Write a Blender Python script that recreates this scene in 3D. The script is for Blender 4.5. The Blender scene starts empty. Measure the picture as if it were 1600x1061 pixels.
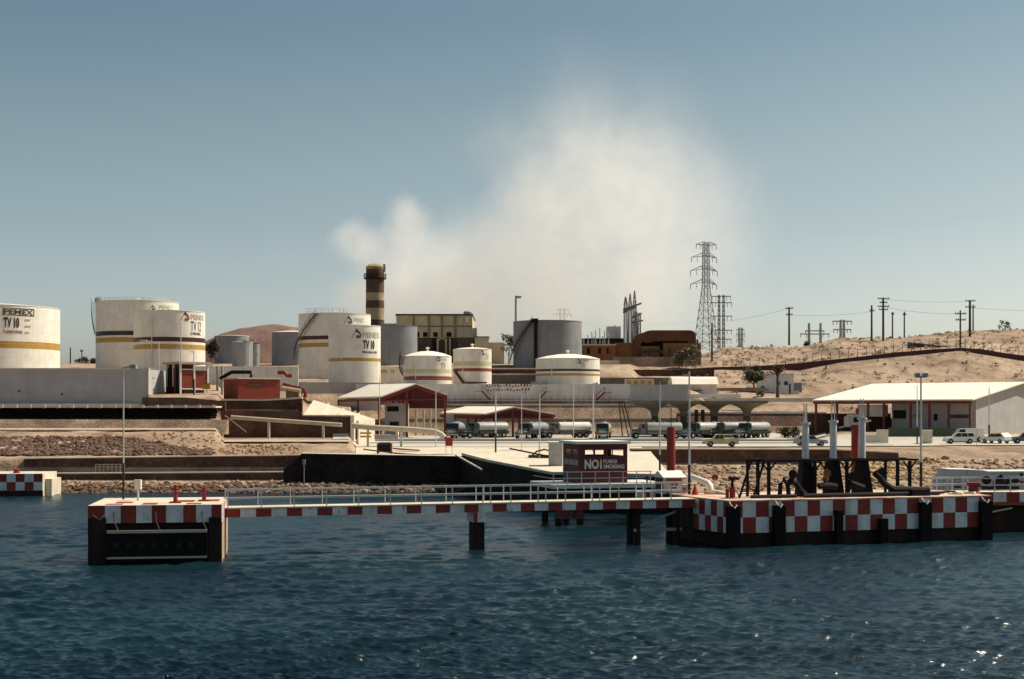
import bpy, math, random
import numpy as np
from mathutils import Vector, Matrix, noise as mnoise

sc = bpy.context.scene
COL = sc.collection
RND = random.Random(11)
PI = math.pi
F = 1600 * 50 / 36.0      # focal length in photo pixels
YH = 640.0                # horizon row
ZC = 9.1                  # eye height over the water (deck of a ferry)

def X(px, D): return (px - 800.0) * D / F
def Z(py, D): return ZC + (YH - py) * D / F
def P(px, py, D): return Vector((X(px, D), D, Z(py, D)))

# ---------------------------------------------------------------- tagging
def tag(o, label=None, cat=None, group=None, kind=None):
    if label: o['label'] = label
    if cat: o['category'] = cat
    if group: o['group'] = group
    if kind: o['kind'] = kind
    return o

def thing(name, label, cat, loc=(0, 0, 0), rz=0.0, group=None):
    o = bpy.data.objects.new(name, None); COL.objects.link(o)
    o.location = loc; o.rotation_euler = (0, 0, rz); o.empty_display_size = .3
    return tag(o, label, cat, group)

def copy_tree(o, parent=None):
    c = o.copy(); COL.objects.link(c)
    if parent: c.parent = parent
    for ch in list(o.children): copy_tree(ch, c)
    return c

def dup(o, loc, rz, label):
    c = copy_tree(o); c.location = loc; c.rotation_euler = (0, 0, rz); c['label'] = label
    return c

# ---------------------------------------------------------------- mesh builder
class MB:
    def __init__(s): s.v = []; s.f = []; s.m = []
    def add(s, vs, fs, mi=0):
        b = len(s.v); s.v += [tuple(v) for v in vs]
        for f in fs: s.f.append([b + i for i in f]); s.m.append(mi)
        return s
    def box(s, x0, x1, y0, y1, z0, z1, mi=0):
        vs = [(x0,y0,z0),(x1,y0,z0),(x1,y1,z0),(x0,y1,z0),(x0,y0,z1),(x1,y0,z1),(x1,y1,z1),(x0,y1,z1)]
        return s.add(vs, [(3,2,1,0),(4,5,6,7),(0,1,5,4),(1,2,6,5),(2,3,7,6),(3,0,4,7)], mi)
    def beam(s, p0, p1, w, h=None, mi=0, up=(0,0,1)):
        h = h or w; p0 = Vector(p0); p1 = Vector(p1); d = (p1 - p0)
        if d.length < 1e-6: return s
        d.normalize(); u = Vector(up)
        if abs(d.dot(u)) > .98: u = Vector((0, 1, 0))
        a = d.cross(u).normalized(); b = a.cross(d).normalized()
        vs = []
        for p in (p0, p1):
            for i, j in ((-1,-1),(1,-1),(1,1),(-1,1)): vs.append(p + a*(i*w/2) + b*(j*h/2))
        return s.add(vs, [(0,1,2,3),(7,6,5,4),(0,4,5,1),(1,5,6,2),(2,6,7,3),(3,7,4,0)], mi)
    def cyl(s, p0, p1, r0, r1=None, n=10, mi=0):
        r1 = r0 if r1 is None else r1; p0 = Vector(p0); p1 = Vector(p1); d = (p1-p0).normalized()
        u = Vector((0,0,1)) if abs(d.z) < .98 else Vector((1,0,0))
        a = d.cross(u).normalized(); b = d.cross(a).normalized()
        vs = []
        for p, r in ((p0, r0), (p1, r1)):
            for k in range(n):
                t = 2*PI*k/n; vs.append(p + a*(r*math.cos(t)) + b*(r*math.sin(t)))
        fs = [(k, (k+1) % n, n + (k+1) % n, n + k) for k in range(n)]
        fs += [tuple(range(n-1, -1, -1)), tuple(range(n, 2*n))]
        return s.add(vs, fs, mi)
    def path(s, pts, r, n=8, mi=0):
        pts = [Vector(p) for p in pts]; vs = []; L = len(pts)
        for i, p in enumerate(pts):
            d = (pts[min(i+1, L-1)] - pts[max(i-1, 0)]).normalized()
            u = Vector((0,0,1)) if abs(d.z) < .95 else Vector((1,0,0))
            a = d.cross(u).normalized(); b = d.cross(a).normalized()
            for k in range(n):
                t = 2*PI*k/n; vs.append(p + a*(r*math.cos(t)) + b*(r*math.sin(t)))
        fs = []
        for i in range(L-1):
            for k in range(n): fs.append((i*n+k, i*n+(k+1) % n, (i+1)*n+(k+1) % n, (i+1)*n+k))
        fs += [tuple(range(n-1, -1, -1)), tuple(range((L-1)*n, L*n))]
        return s.add(vs, fs, mi)
    def lathe(s, prof, n=48, mis=None, cx=0., cy=0., a0=0., a1=2*PI):
        vs = []; full = abs(a1-a0-2*PI) < 1e-6; m = n if full else n+1
        for r, z in prof:
            for k in range(m):
                t = a0 + (a1-a0)*k/n; vs.append((cx + r*math.sin(t), cy - r*math.cos(t), z))
        b = len(s.v); s.v += vs
        for i in range(len(prof)-1):
            for k in range(n):
                k2 = (k+1) % m
                s.f.append([b+i*m+k, b+i*m+k2, b+(i+1)*m+k2, b+(i+1)*m+k]); s.m.append(mis[i] if mis else 0)
        return s
    def prism(s, poly, y0, y1, mi=0, axis='y'):
        """poly: list of (a, b); extruded along y (a=x, b=z) or along z (a=x, b=y) or along x (a=y, b=z)"""
        n = len(poly)
        def q(a, b, c):
            return (a, c, b) if axis == 'y' else ((a, b, c) if axis == 'z' else (c, a, b))
        vs = [q(a, b, y0) for a, b in poly] + [q(a, b, y1) for a, b in poly]
        fs = [tuple(range(n)), tuple(range(2*n-1, n-1, -1))]
        fs += [((i+1) % n, i, n+i, n+(i+1) % n) for i in range(n)]
        return s.add(vs, fs, mi)
    def hexa(s, lo, hi, mi=0):
        """lo, hi: four points each, bottom ring and top ring"""
        return s.add(list(lo)+list(hi), [(3,2,1,0),(4,5,6,7),(0,1,5,4),(1,2,6,5),(2,3,7,6),(3,0,4,7)], mi)
    def quad(s, a, b, c, d, mi=0): return s.add([a, b, c, d], [(0,1,2,3)], mi)
    def build(s, name, mats, parent=None, smooth=False, fix=True):
        me = bpy.data.meshes.new(name); me.from_pydata(s.v, [], s.f); 
        if not isinstance(mats, (list, tuple)): mats = [mats]
        for m in mats: me.materials.append(m)
        me.polygons.foreach_set('material_index', s.m)
        if fix:
            import bmesh
            bm = bmesh.new(); bm.from_mesh(me); bmesh.ops.recalc_face_normals(bm, faces=bm.faces); bm.to_mesh(me); bm.free()
        if smooth:
            me.polygons.foreach_set('use_smooth', [True]*len(me.polygons)); me.set_sharp_from_angle(angle=math.radians(35))
        me.update()
        o = bpy.data.objects.new(name, me); COL.objects.link(o)
        if parent: o.parent = parent
        return o

# ---------------------------------------------------------------- materials
def mat(name, c, c2=None, scale=.6, rough=.8, metal=0., bump=0., bscale=None, streak=0., c3=None, spec=.4, contrast=(.35, .68), chip=None):
    m = bpy.data.materials.new(name); m.use_nodes = True
    nt = m.node_tree; N = nt.nodes; L = nt.links; bs = N['Principled BSDF']
    bs.inputs['Roughness'].default_value = rough; bs.inputs['Metallic'].default_value = metal
    bs.inputs['Specular IOR Level'].default_value = spec
    c4 = lambda k: (k[0], k[1], k[2], 1)
    geo = N.new('ShaderNodeNewGeometry')
    if c2 is None: c2 = tuple(k*.8 for k in c)
    nz = N.new('ShaderNodeTexNoise'); nz.inputs['Scale'].default_value = scale; nz.inputs['Detail'].default_value = 5; nz.inputs['Roughness'].default_value = .62
    mp = N.new('ShaderNodeMapping'); L.new(geo.outputs['Position'], mp.inputs['Vector']); L.new(mp.outputs[0], nz.inputs['Vector'])
    ramp = N.new('ShaderNodeValToRGB'); ramp.color_ramp.elements[0].position = contrast[0]; ramp.color_ramp.elements[1].position = contrast[1]
    ramp.color_ramp.elements[0].color = c4(c); ramp.color_ramp.elements[1].color = c4(c2)
    L.new(nz.outputs['Fac'], ramp.inputs[0]); out = ramp.outputs[0]
    if streak > 0:
        mp2 = N.new('ShaderNodeMapping'); mp2.inputs['Scale'].default_value = (1.3, 1.3, .09)
        n2 = N.new('ShaderNodeTexNoise'); n2.inputs['Scale'].default_value = 1.0; n2.inputs['Detail'].default_value = 4
        L.new(geo.outputs['Position'], mp2.inputs['Vector']); L.new(mp2.outputs[0], n2.inputs['Vector'])
        r2 = N.new('ShaderNodeMapRange'); r2.inputs[1].default_value = .48; r2.inputs[2].default_value = .75; r2.inputs[3].default_value = 0; r2.inputs[4].default_value = streak
        L.new(n2.outputs['Fac'], r2.inputs[0])
        mx = N.new('ShaderNodeMix'); mx.data_type = 'RGBA'; L.new(r2.outputs[0], mx.inputs[0]); L.new(out, mx.inputs[6])
        mx.inputs[7].default_value = c4(c3 or tuple(k*.35 for k in c)); out = mx.outputs[2]
    if chip:
        nc = N.new('ShaderNodeTexNoise'); nc.inputs['Scale'].default_value = 2.6; nc.inputs['Detail'].default_value = 6; nc.inputs['Roughness'].default_value = .7
        L.new(geo.outputs['Position'], nc.inputs['Vector']); rc = N.new('ShaderNodeMapRange'); rc.inputs[1].default_value = .60; rc.inputs[2].default_value = .64; rc.inputs[4].default_value = .8
        L.new(nc.outputs['Fac'], rc.inputs[0]); mc = N.new('ShaderNodeMix'); mc.data_type = 'RGBA'; L.new(rc.outputs[0], mc.inputs[0]); L.new(out, mc.inputs[6]); mc.inputs[7].default_value = c4(chip); out = mc.outputs[2]
    L.new(out, bs.inputs['Base Color'])
    if bump > 0:
        nb = N.new('ShaderNodeTexNoise'); nb.inputs['Scale'].default_value = bscale or scale*4; nb.inputs['Detail'].default_value = 4
        L.new(geo.outputs['Position'], nb.inputs['Vector'])
        bp = N.new('ShaderNodeBump'); bp.inputs['Strength'].default_value = 1.0; bp.inputs['Distance'].default_value = bump
        L.new(nb.outputs['Fac'], bp.inputs['Height']); L.new(bp.outputs[0], bs.inputs['Normal'])
    return m

def stone_mat(name, c, c2, mortar, scale=1.6):
    """rubble masonry: voronoi cells of two stone tones with mortar lines"""
    m = bpy.data.materials.new(name); m.use_nodes = True
    nt = m.node_tree; N = nt.nodes; L = nt.links; bs = N['Principled BSDF']; bs.inputs['Roughness'].default_value = .9
    bs.inputs['Specular IOR Level'].default_value = .2
    geo = N.new('ShaderNodeNewGeometry')
    v1 = N.new('ShaderNodeTexVoronoi'); v1.inputs['Scale'].default_value = scale
    v2 = N.new('ShaderNodeTexVoronoi'); v2.feature = 'DISTANCE_TO_EDGE'; v2.inputs['Scale'].default_value = scale
    for v in (v1, v2): L.new(geo.outputs['Position'], v.inputs['Vector'])
    sep = N.new('ShaderNodeSeparateColor'); L.new(v1.outputs['Color'], sep.inputs[0])
    mx = N.new('ShaderNodeMix'); mx.data_type = 'RGBA'; mx.inputs[6].default_value = (*c, 1); mx.inputs[7].default_value = (*c2, 1); L.new(sep.outputs[0], mx.inputs[0])
    mr = N.new('ShaderNodeMapRange'); mr.inputs[1].default_value = .02; mr.inputs[2].default_value = .07; L.new(v2.outputs['Distance'], mr.inputs[0])
    m2 = N.new('ShaderNodeMix'); m2.data_type = 'RGBA'; m2.inputs[6].default_value = (*mortar, 1); L.new(mr.outputs[0], m2.inputs[0]); L.new(mx.outputs[2], m2.inputs[7])
    nz = N.new('ShaderNodeTexNoise'); nz.inputs['Scale'].default_value = .25; nz.inputs['Detail'].default_value = 4; L.new(geo.outputs['Position'], nz.inputs['Vector'])
    mr2 = N.new('ShaderNodeMapRange'); mr2.inputs[1].default_value = .35; mr2.inputs[2].default_value = .7; mr2.inputs[3].default_value = .6; mr2.inputs[4].default_value = 1.25; L.new(nz.outputs['Fac'], mr2.inputs[0])
    m3 = N.new('ShaderNodeVectorMath'); m3.operation = 'SCALE'; L.new(m2.outputs[2], m3.inputs[0]); L.new(mr2.outputs[0], m3.inputs['Scale'])
    L.new(m3.outputs[0], bs.inputs['Base Color'])
    bp = N.new('ShaderNodeBump'); bp.inputs['Distance'].default_value = .08; L.new(mr.outputs[0], bp.inputs['Height']); L.new(bp.outputs[0], bs.inputs['Normal'])
    return m

M = {}
M['white'] = mat('white_paint', (.82,.78,.69), (.70,.65,.55), scale=.5, rough=.55, streak=.28, c3=(.50,.42,.31))
M['white_wall'] = mat('whitewashed_concrete', (.74,.71,.65), (.60,.57,.50), scale=.45, rough=.85, bump=.01, streak=.3, c3=(.36,.32,.26))
M['grey_wall'] = mat('grey_rendered_concrete', (.43,.42,.40), (.35,.34,.325), scale=.35, rough=.9, bump=.01, streak=.25, c3=(.26,.24,.21))
M['white_roof'] = mat('white_sheet_roof', (.88,.80,.665), (.78,.69,.55), scale=.22, rough=.6, streak=0)
M['gold'] = mat('gold_band_paint', (.47,.27,.045), (.38,.22,.05), scale=.8, rough=.5)
M['pale_gold'] = mat('pale_gold_band_paint', (.60,.55,.30), (.52,.48,.27), scale=.8, rough=.55)
M['black_band'] = mat('black_band_paint', (.018,.014,.022), (.03,.022,.026), rough=.5)
M['brown_band'] = mat('dark_brown_band_paint', (.075,.02,.012), (.05,.014,.012), rough=.5)
M['red_band'] = mat('rust_red_band_paint', (.29,.068,.028), (.23,.05,.024), rough=.5)
M['red'] = mat('red_paint', (.33,.026,.018), (.23,.02,.016), scale=.9, rough=.5, streak=.2, c3=(.12,.02,.015))
M['red_steel'] = mat('dark_red_steel', (.20,.022,.016), (.13,.016,.014), scale=.8, rough=.55)
M['maroon'] = mat('maroon_panel_paint', (.095,.009,.009), (.07,.008,.008), scale=.8, rough=.55)
M['red_panel'] = mat('red_brick_cladding', (.26,.045,.022), (.20,.035,.02), scale=1.1, rough=.8, bump=.01)
M['check_white'] = mat('weathered_white_check_paint', (.74,.75,.74), (.58,.58,.55), scale=1.6, rough=.65, streak=.6, c3=(.30,.22,.16), chip=(.28,.21,.16))
M['check_red'] = mat('weathered_red_check_paint', (.29,.030,.016), (.22,.024,.014), scale=1.5, rough=.65, streak=.55, c3=(.06,.02,.015), chip=(.20,.10,.07))
M['deck'] = mat('pale_concrete_deck', (.66,.57,.44), (.50,.42,.31), scale=.8, rough=.85, bump=.01)
M['wet_concrete'] = mat('dark_tidal_concrete', (.016,.009,.007), (.03,.017,.012), scale=1.2, rough=.75, bump=.03, streak=.6, c3=(.07,.035,.02), spec=.2)
M['dark_stone'] = stone_mat('dark_quay_stone', (.020,.013,.010), (.042,.028,.021), (.032,.022,.016), 1.1)
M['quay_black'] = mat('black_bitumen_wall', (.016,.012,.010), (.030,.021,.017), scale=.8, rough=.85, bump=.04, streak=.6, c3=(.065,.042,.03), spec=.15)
M['rubber'] = mat('black_rubber', (.008,.006,.006), (.014,.010,.009), rough=.85, spec=.15)
M['dark_steel'] = mat('oily_dark_steel', (.007,.005,.005), (.015,.009,.007), scale=1.5, rough=.7, spec=.2)
M['steel'] = mat('galvanised_steel', (.36,.37,.37), (.28,.29,.29), scale=1.2, rough=.55, metal=.3)
M['tower_steel'] = mat('weathered_tower_steel', (.27,.28,.275), (.22,.225,.22), rough=.6, metal=.2)
M['blue_white'] = mat('pale_blue_grey_paint', (.68,.67,.63), (.56,.56,.54), scale=1.0, rough=.45, streak=.15)
M['grey_tank'] = mat('grey_tank_steel', (.25,.258,.27), (.19,.195,.205), scale=.3, rough=.6, streak=.35, c3=(.13,.13,.135))
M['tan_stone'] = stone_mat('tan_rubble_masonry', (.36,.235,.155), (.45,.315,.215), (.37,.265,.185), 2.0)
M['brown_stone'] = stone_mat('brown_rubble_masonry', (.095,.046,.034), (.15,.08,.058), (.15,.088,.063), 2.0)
M['cap'] = mat('pale_concrete_coping', (.66,.59,.48), (.55,.48,.38), scale=.7, rough=.85)
M['wood'] = mat('creosoted_pole_wood', (.075,.045,.03), (.12,.08,.055), scale=2, rough=.9)
M['mast'] = mat('pale_mast_paint', (.60,.60,.56), (.52,.52,.49), rough=.5)
M['dark_green'] = mat('dark_green_base_paint', (.02,.03,.022), (.015,.022,.018), rough=.6)
M['glass'] = mat('dark_window_glass', (.012,.013,.015), (.02,.02,.022), rough=.12, spec=.6)
M['black'] = mat('black_opening', (.008,.007,.007), (.012,.01,.01), rough=.9)
M['letter_dark'] = mat('dark_brown_lettering', (.05,.028,.022), (.07,.04,.03), rough=.6)
M['letter_red'] = mat('faded_red_lettering', (.24,.05,.03), (.30,.08,.05), rough=.6)
M['letter_faint'] = mat('faded_grey_lettering', (.36,.33,.27), (.42,.39,.33), rough=.7)
M['letter_gold'] = mat('gold_lettering', (.40,.24,.06), (.45,.28,.08), rough=.6)
M['letter_white'] = mat('worn_white_lettering', (.66,.63,.58), (.50,.47,.43), rough=.7, scale=3)
M['tan_power'] = mat('tan_weathered_concrete', (.58,.49,.31), (.48,.40,.245), scale=.4, rough=.85, streak=.35, c3=(.24,.18,.10))
M['dark_masonry'] = mat('sooty_masonry', (.10,.072,.058), (.055,.04,.035), scale=.6, rough=.9)
M['rust'] = mat('rust_orange_cladding', (.16,.058,.024), (.11,.04,.018), scale=.6, rough=.75, streak=.3, c3=(.08,.025,.01))
M['orange_ochre'] = mat('ochre_orange_paint', (.27,.115,.032), (.18,.075,.022), scale=.5, rough=.75, streak=.4, c3=(.09,.035,.015))
M['canopy'] = mat('raw_grey_concrete', (.19,.155,.12), (.12,.098,.075), scale=.6, rough=.9, bump=.01)
M['yellow'] = mat('ochre_kerb_paint', (.50,.29,.06), (.42,.23,.05), rough=.7)
M['trunk'] = mat('bark', (.08,.05,.035), (.12,.08,.055), scale=2, rough=.95)
M['leaf'] = mat('dry_olive_foliage', (.085,.085,.035), (.05,.055,.022), scale=.9, rough=.8)
M['leaf_brown'] = mat('dry_brown_foliage', (.11,.07,.035), (.065,.045,.022), scale=.9, rough=.85)
M['leaf_grey'] = mat('dusty_grey_green_foliage', (.20,.19,.12), (.14,.135,.085), scale=.9, rough=.85)
M['scrub'] = mat('dry_desert_scrub', (.23,.165,.10), (.16,.115,.07), scale=.5, rough=.95)
M['rock_dark'] = mat('dark_brown_rubble', (.075,.040,.027), (.18,.108,.066), scale=1.1, rough=.95, bump=.05)
M['rock_tan'] = mat('tan_beach_rock', (.38,.26,.165), (.22,.14,.088), scale=.9, rough=.95, bump=.05)
M['rubber_tyre'] = M['rubber']
M['truck_green'] = mat('dark_green_truck_paint', (.022,.045,.032), (.03,.05,.038), rough=.35, spec=.5)
M['truck_grey'] = mat('grey_truck_paint', (.12,.13,.125), (.09,.10,.095), rough=.4, spec=.5)
M['truck_black'] = mat('black_truck_paint', (.015,.015,.015), (.025,.022,.02), rough=.35, spec=.5)
M['tank_silver'] = mat('shaded_silver_paint', (.38,.38,.355), (.29,.29,.27), rough=.5, metal=.0, streak=.35)  # silver darkened in the colour itself to stand in for canopy shade
M['car_cream'] = mat('cream_car_paint', (.55,.50,.27), (.48,.44,.25), rough=.35, spec=.5)
M['car_silver'] = mat('silver_grey_car_paint', (.36,.37,.36), (.30,.31,.30), rough=.3, spec=.5)
M['car_white'] = mat('white_car_paint', (.74,.71,.64), (.66,.63,.57), rough=.3, spec=.5)
M['car_dark'] = mat('blue_grey_car_paint', (.10,.12,.14), (.08,.10,.12), rough=.3, spec=.5)
M['car_lamp'] = mat('lamp_lens', (.55,.50,.42), rough=.2)
M['pump_green'] = mat('green_hedge_paint', (.06,.085,.05), (.045,.065,.04), rough=.8)
M['cabin_grey'] = mat('pale_grey_boat_paint', (.82,.67,.60), (.70,.57,.51), rough=.6, streak=.2)
M['pipe'] = mat('pale_pipe_paint', (.52,.45,.34), (.40,.34,.25), scale=1.2, rough=.6, streak=.2)

# ---------------------------------------------------------------- text
def text_polys(body, height, width=None, bold=0.0):
    cu = bpy.data.curves.new('lettering', 'FONT'); cu.body = body; cu.size = 1.0; cu.offset = bold
    cu.resolution_u = 3
    o = bpy.data.objects.new('lettering', cu); COL.objects.link(o)
    dg = bpy.context.evaluated_depsgraph_get(); me = o.evaluated_get(dg).to_mesh()
    vs = [(v.co.x, v.co.y) for v in me.vertices]; fs = [tuple(p.vertices) for p in me.polygons]
    o.evaluated_get(dg).to_mesh_clear(); bpy.data.objects.remove(o); bpy.data.curves.remove(cu)
    x0 = min(v[0] for v in vs); x1 = max(v[0] for v in vs); y0 = min(v[1] for v in vs); y1 = max(v[1] for v in vs)
    k = height/(y1-y0); kx = (width/(x1-x0)) if width else k
    return [((x-x0)*kx, (y-y0)*k) for x, y in vs], fs, (x1-x0)*kx

def flat_text(name, body, height, width, origin, ax, m, parent, off=.012, bold=.0, axz=(0,0,1)):
    """lettering on a plane: origin lower-left (local), ax the reading direction"""
    vs, fs, w = text_polys(body, height, width, bold); o = Vector(origin); a = Vector(ax).normalized(); u = Vector(axz)
    nrm = a.cross(u).normalized()
    mb = MB(); mb.add([o + a*x + u*y + nrm*off for x, y in vs], fs)
    return mb.build(name, m, parent, fix=False)

def wrap(mb_pts, r, th0, z0, off=.045):
    return [((r+off)*math.sin(th0+x/r), -(r+off)*math.cos(th0+x/r), z0+y) for x, y in mb_pts]

def wrap_text(body, height, th0, th1, z0, r, m, parent, bold=.0):
    vs, fs, w = text_polys(body, height, (th1-th0)*r, bold)
    mb = MB(); mb.add(wrap(vs, r, th0, z0), fs)
    return mb.build('lettering', m, parent, fix=False)

def wrap_polys(polys, th0, z0, r, mats, parent, name='emblem'):
    """polys: list of (points, material index); points in metres from (th0, z0); strips kept narrow so they follow the curve"""
    mb = MB()
    for k, (pts, mi) in enumerate(polys): mb.add(wrap(pts, r, th0, z0, .045+.006*k), [tuple(range(len(pts)))], mi)
    return mb.build(name, mats, parent, fix=False)

# ---------------------------------------------------------------- camera
cam = bpy.data.cameras.new('camera'); cam.lens = 50; cam.sensor_width = 36; cam.sensor_fit = 'HORIZONTAL'
cam.shift_y = (YH - 530.5)/1600.0; cam.clip_start = .5; cam.clip_end = 8000
co = bpy.data.objects.new('camera', cam); COL.objects.link(co); co.location = (0, 0, ZC); co.rotation_euler = (PI/2, 0, 0)
sc.camera = co

# ---------------------------------------------------------------- light
SUN_EL = math.radians(50); SUN_AZ = math.radians(68)     # azimuth clockwise from +Y
sd = Vector((math.sin(SUN_AZ)*math.cos(SUN_EL), math.cos(SUN_AZ)*math.cos(SUN_EL), math.sin(SUN_EL)))
sl = bpy.data.lights.new('sun', 'SUN'); sl.energy = 4.4; sl.angle = math.radians(.5); sl.color = (1, .92, .77)
so = bpy.data.objects.new('sun', sl); COL.objects.link(so); so.rotation_euler = sd.to_track_quat('Z', 'Y').to_euler()
w = bpy.data.worlds.new('World'); sc.world = w; w.use_nodes = True
NT = w.node_tree; BG = NT.nodes['Background']
sky = NT.nodes.new('ShaderNodeTexSky'); sky.sky_type = 'NISHITA'; sky.sun_disc = False
sky.sun_elevation = SUN_EL; sky.sun_rotation = SUN_AZ; sky.altitude = 0; sky.air_density = 1.0; sky.dust_density = 2.6; sky.ozone_density = 1.0
# pale coastal haze low over the land: the sky is lighter towards the horizon, deeper higher up
tc = NT.nodes.new('ShaderNodeTexCoord'); sx = NT.nodes.new('ShaderNodeSeparateXYZ'); NT.links.new(tc.outputs['Generated'], sx.inputs[0])
sr = NT.nodes.new('ShaderNodeValToRGB'); NT.links.new(sx.outputs[2], sr.inputs[0]); sr.color_ramp.interpolation = 'LINEAR'
el = sr.color_ramp.elements; el[0].position = 0; el[0].color = (.84, .88, .95, 1); el[1].position = 1; el[1].color = (.31, .345, .335, 1)
for p_, c_ in ((.05, (0.687, 0.724, 0.765)), (.085, (0.587, 0.590, 0.591)), (.127, (0.492, 0.501, 0.466)), (.19, (0.433, 0.445, 0.386)), (.262, (0.333, 0.374, 0.338))):
    e_ = el.new(p_); e_.color = (*c_, 1)
mulc = NT.nodes.new('ShaderNodeMix'); mulc.data_type = 'RGBA'; mulc.blend_type = 'MULTIPLY'; mulc.inputs[0].default_value = 1
NT.links.new(sky.outputs[0], mulc.inputs[6]); NT.links.new(sr.outputs[0], mulc.inputs[7])
dbl = NT.nodes.new('ShaderNodeVectorMath'); dbl.operation = 'SCALE'; dbl.inputs['Scale'].default_value = 2.0; NT.links.new(mulc.outputs[2], dbl.inputs[0])
NT.links.new(dbl.outputs[0], BG.inputs[0]); BG.inputs[1].default_value = .085
sc.view_settings.view_transform = 'Standard'; sc.view_settings.look = 'None'; sc.view_settings.exposure = .42; sc.view_settings.gamma = 1
sc.view_settings.use_curve_mapping = False
sc.cycles.volume_bounces = 7; sc.cycles.max_bounces = 10; sc.cycles.transparent_max_bounces = 16
# ================================================================ THE SETTING
def interp(tab, y):
    if y <= tab[0][0]: return tab[0][1]
    for (a, za), (b, zb) in zip(tab, tab[1:]):
        if y <= b: return za + (zb-za)*(y-a)/(b-a)
    return tab[-1][1]

FAR = [(620, 22), (1500, 14), (6000, 10)]
cl = [(120,-3),(145,-2),(154,-.5),(158,.5),(162.8,.9),(163.6,1.6),(164.6,1.65),(165.5,3.35),(168,3.6),(176,4.4),(190,6.0),(199,6.2),(200.6,6.3),(203.5,7.6),(206,7.7),(207.2,9.2),(224,9.4),(225.2,9.5),(226,14.0),(260,15.5),(290,16.3),(320,17.8),(345,18.8),(400,22.1),(520,22.5)] + FAR
cl2 = [(120,-3),(145,-2),(154,-.5),(158,.5),(162.8,.9),(163.6,1.6),(164.6,1.65),(165.5,3.35),(168,3.6),(176,4.4),(190,6.0),(199,6.2),(200.6,6.3),(203.5,7.6),(206,7.7),(207.6,9.2),(208.6,10.7),(212,11.0),(228,11.5),(238,12.2),(252,13.4),(255.5,13.6),(256.5,16.4),(300,17.6),(320,18.2),(345,19),(400,22.1),(520,22.5)] + FAR
cm = [(120,-3),(145,-2),(154,-.5),(158,.5),(162.8,.9),(163.6,1.6),(164.6,1.65),(165.5,3.4),(168,3.6),(185,4.2),(205,4.75),(214.5,4.85),(215.6,5),(216.6,8.3),(218.2,8.5),(219.4,10.5),(235,10.7),(250,12),(262,13),(276,13.6),(300,15),(306,16),(345,19),(400,22.1),(520,22.5)] + FAR
cm2 = cm[:14] + [(216.6,5.5),(219,5.5),(228,5.8),(236,7.4),(250,9.2),(262,9.7),(275,10.2),(280,13.4),(300,15),(306,16),(345,19),(400,22.1),(520,22.5)] + FAR
cc = [(120,-3),(148,-2),(156,-.6),(159.4,.5),(160.8,.6),(161.3,3.65),(190,3.65),(214,3.6),(236,3.9),(250,4.1),(261,4.3),(262.2,4.9),(264.8,7.2),(267,7.3),(269.8,9.8),(272.3,10.1),(273.3,13.4),(300,14.4),(312,16),(340,19.6),(400,22.3),(520,22.3)] + FAR
cd = [(100,-3),(124,-1.5),(132,-.2),(140,.7),(150,1.1),(184.4,2.0),(185.6,3.6),(200,3.7),(214,3.6),(236,3.9),(250,4.1),(261,4.3),(262.2,4.9),(264.8,7.2),(267,7.3),(269.8,9.8),(272.3,10.1),(273.3,13.4),(300,14.2),(330,16.6),(359,18.6),(364,19.4),(371,20.3),(372.4,20.5),(374.5,23.0),(430,23.1),(520,23.4)] + FAR
ce = [(100,-3),(124,-1.5),(132,-.2),(140,.7),(150,1.1),(184.4,2.0),(185.6,3.6),(200,3.7),(214,3.6),(236,3.9),(250,4.1),(257,4.3),(266,8.0),(272,8.4),(285,10.0),(300,12.2),(330,15.9),(360.5,18.7),(364,19.9),(400,24.2),(432,27.9),(450,27.6),(520,25)] + FAR
cf = [(100,-3),(124,-1.5),(132,-.2),(140,.7),(150,1.1),(184.4,2.3),(186,3.5),(200,3.7),(206,3.75),(214,3.8),(219,4.3),(223,5.4),(262,5.6),(275,7.6),(300,11.8),(330,15.6),(360.5,22.0),(364,23.3),(410,27.5),(440,31.2),(455,31),(520,27)] + FAR
cf1 = [(a, b) if not 355 < a < 412 else (a, b-{360.5: 1.5, 364: 1.5, 410: .3}[a]) for a, b in cf]
cg = [(100,-3),(124,-1.5),(132,-.2),(140,.7),(150,1.3),(170,1.9),(190,3.3),(200,3.8),(206,3.9),(214,3.9),(219,4.3),(223,5.4),(262,5.6),(275,7.6),(300,11.8),(330,15.8),(360.5,23.5),(364,24.9),(410,29),(440,33.2),(455,33.3),(520,28)] + FAR
ch = [(100,-3),(124,-1.5),(132,-.2),(140,.7),(150,1.3),(170,1.9),(190,3.3),(200,3.8),(206,3.9),(214,3.9),(219,4.3),(223,5.4),(262,5.6),(275,7.6),(300,11.4),(330,15.2),(360.5,20.8),(364,22.3),(410,28.5),(440,33.9),(455,34.2),(520,29)] + FAR
COLS = [(-1500, cl), (225, cl), (232, cl2), (340, cl2), (350, cm), (466, cm), (475, cm2), (548, cm2), (556, cc), (985, cc), (1000, cd), (1062, cd), (1130, ce), (1250, ce), (1310, cf1), (1400, cf), (1500, cg), (1600, ch), (3200, ch)]
def ground(px, y):
    for (a, ta), (b, tb) in zip(COLS, COLS[1:]):
        if px <= b:
            t = min(max((px-a)/(b-a), 0), 1)
            return interp(ta, y)*(1-t) + interp(tb, y)*t
    return interp(COLS[-1][1], y)
def gxy(x, y): return ground(800 + x*F/y, y)

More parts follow.
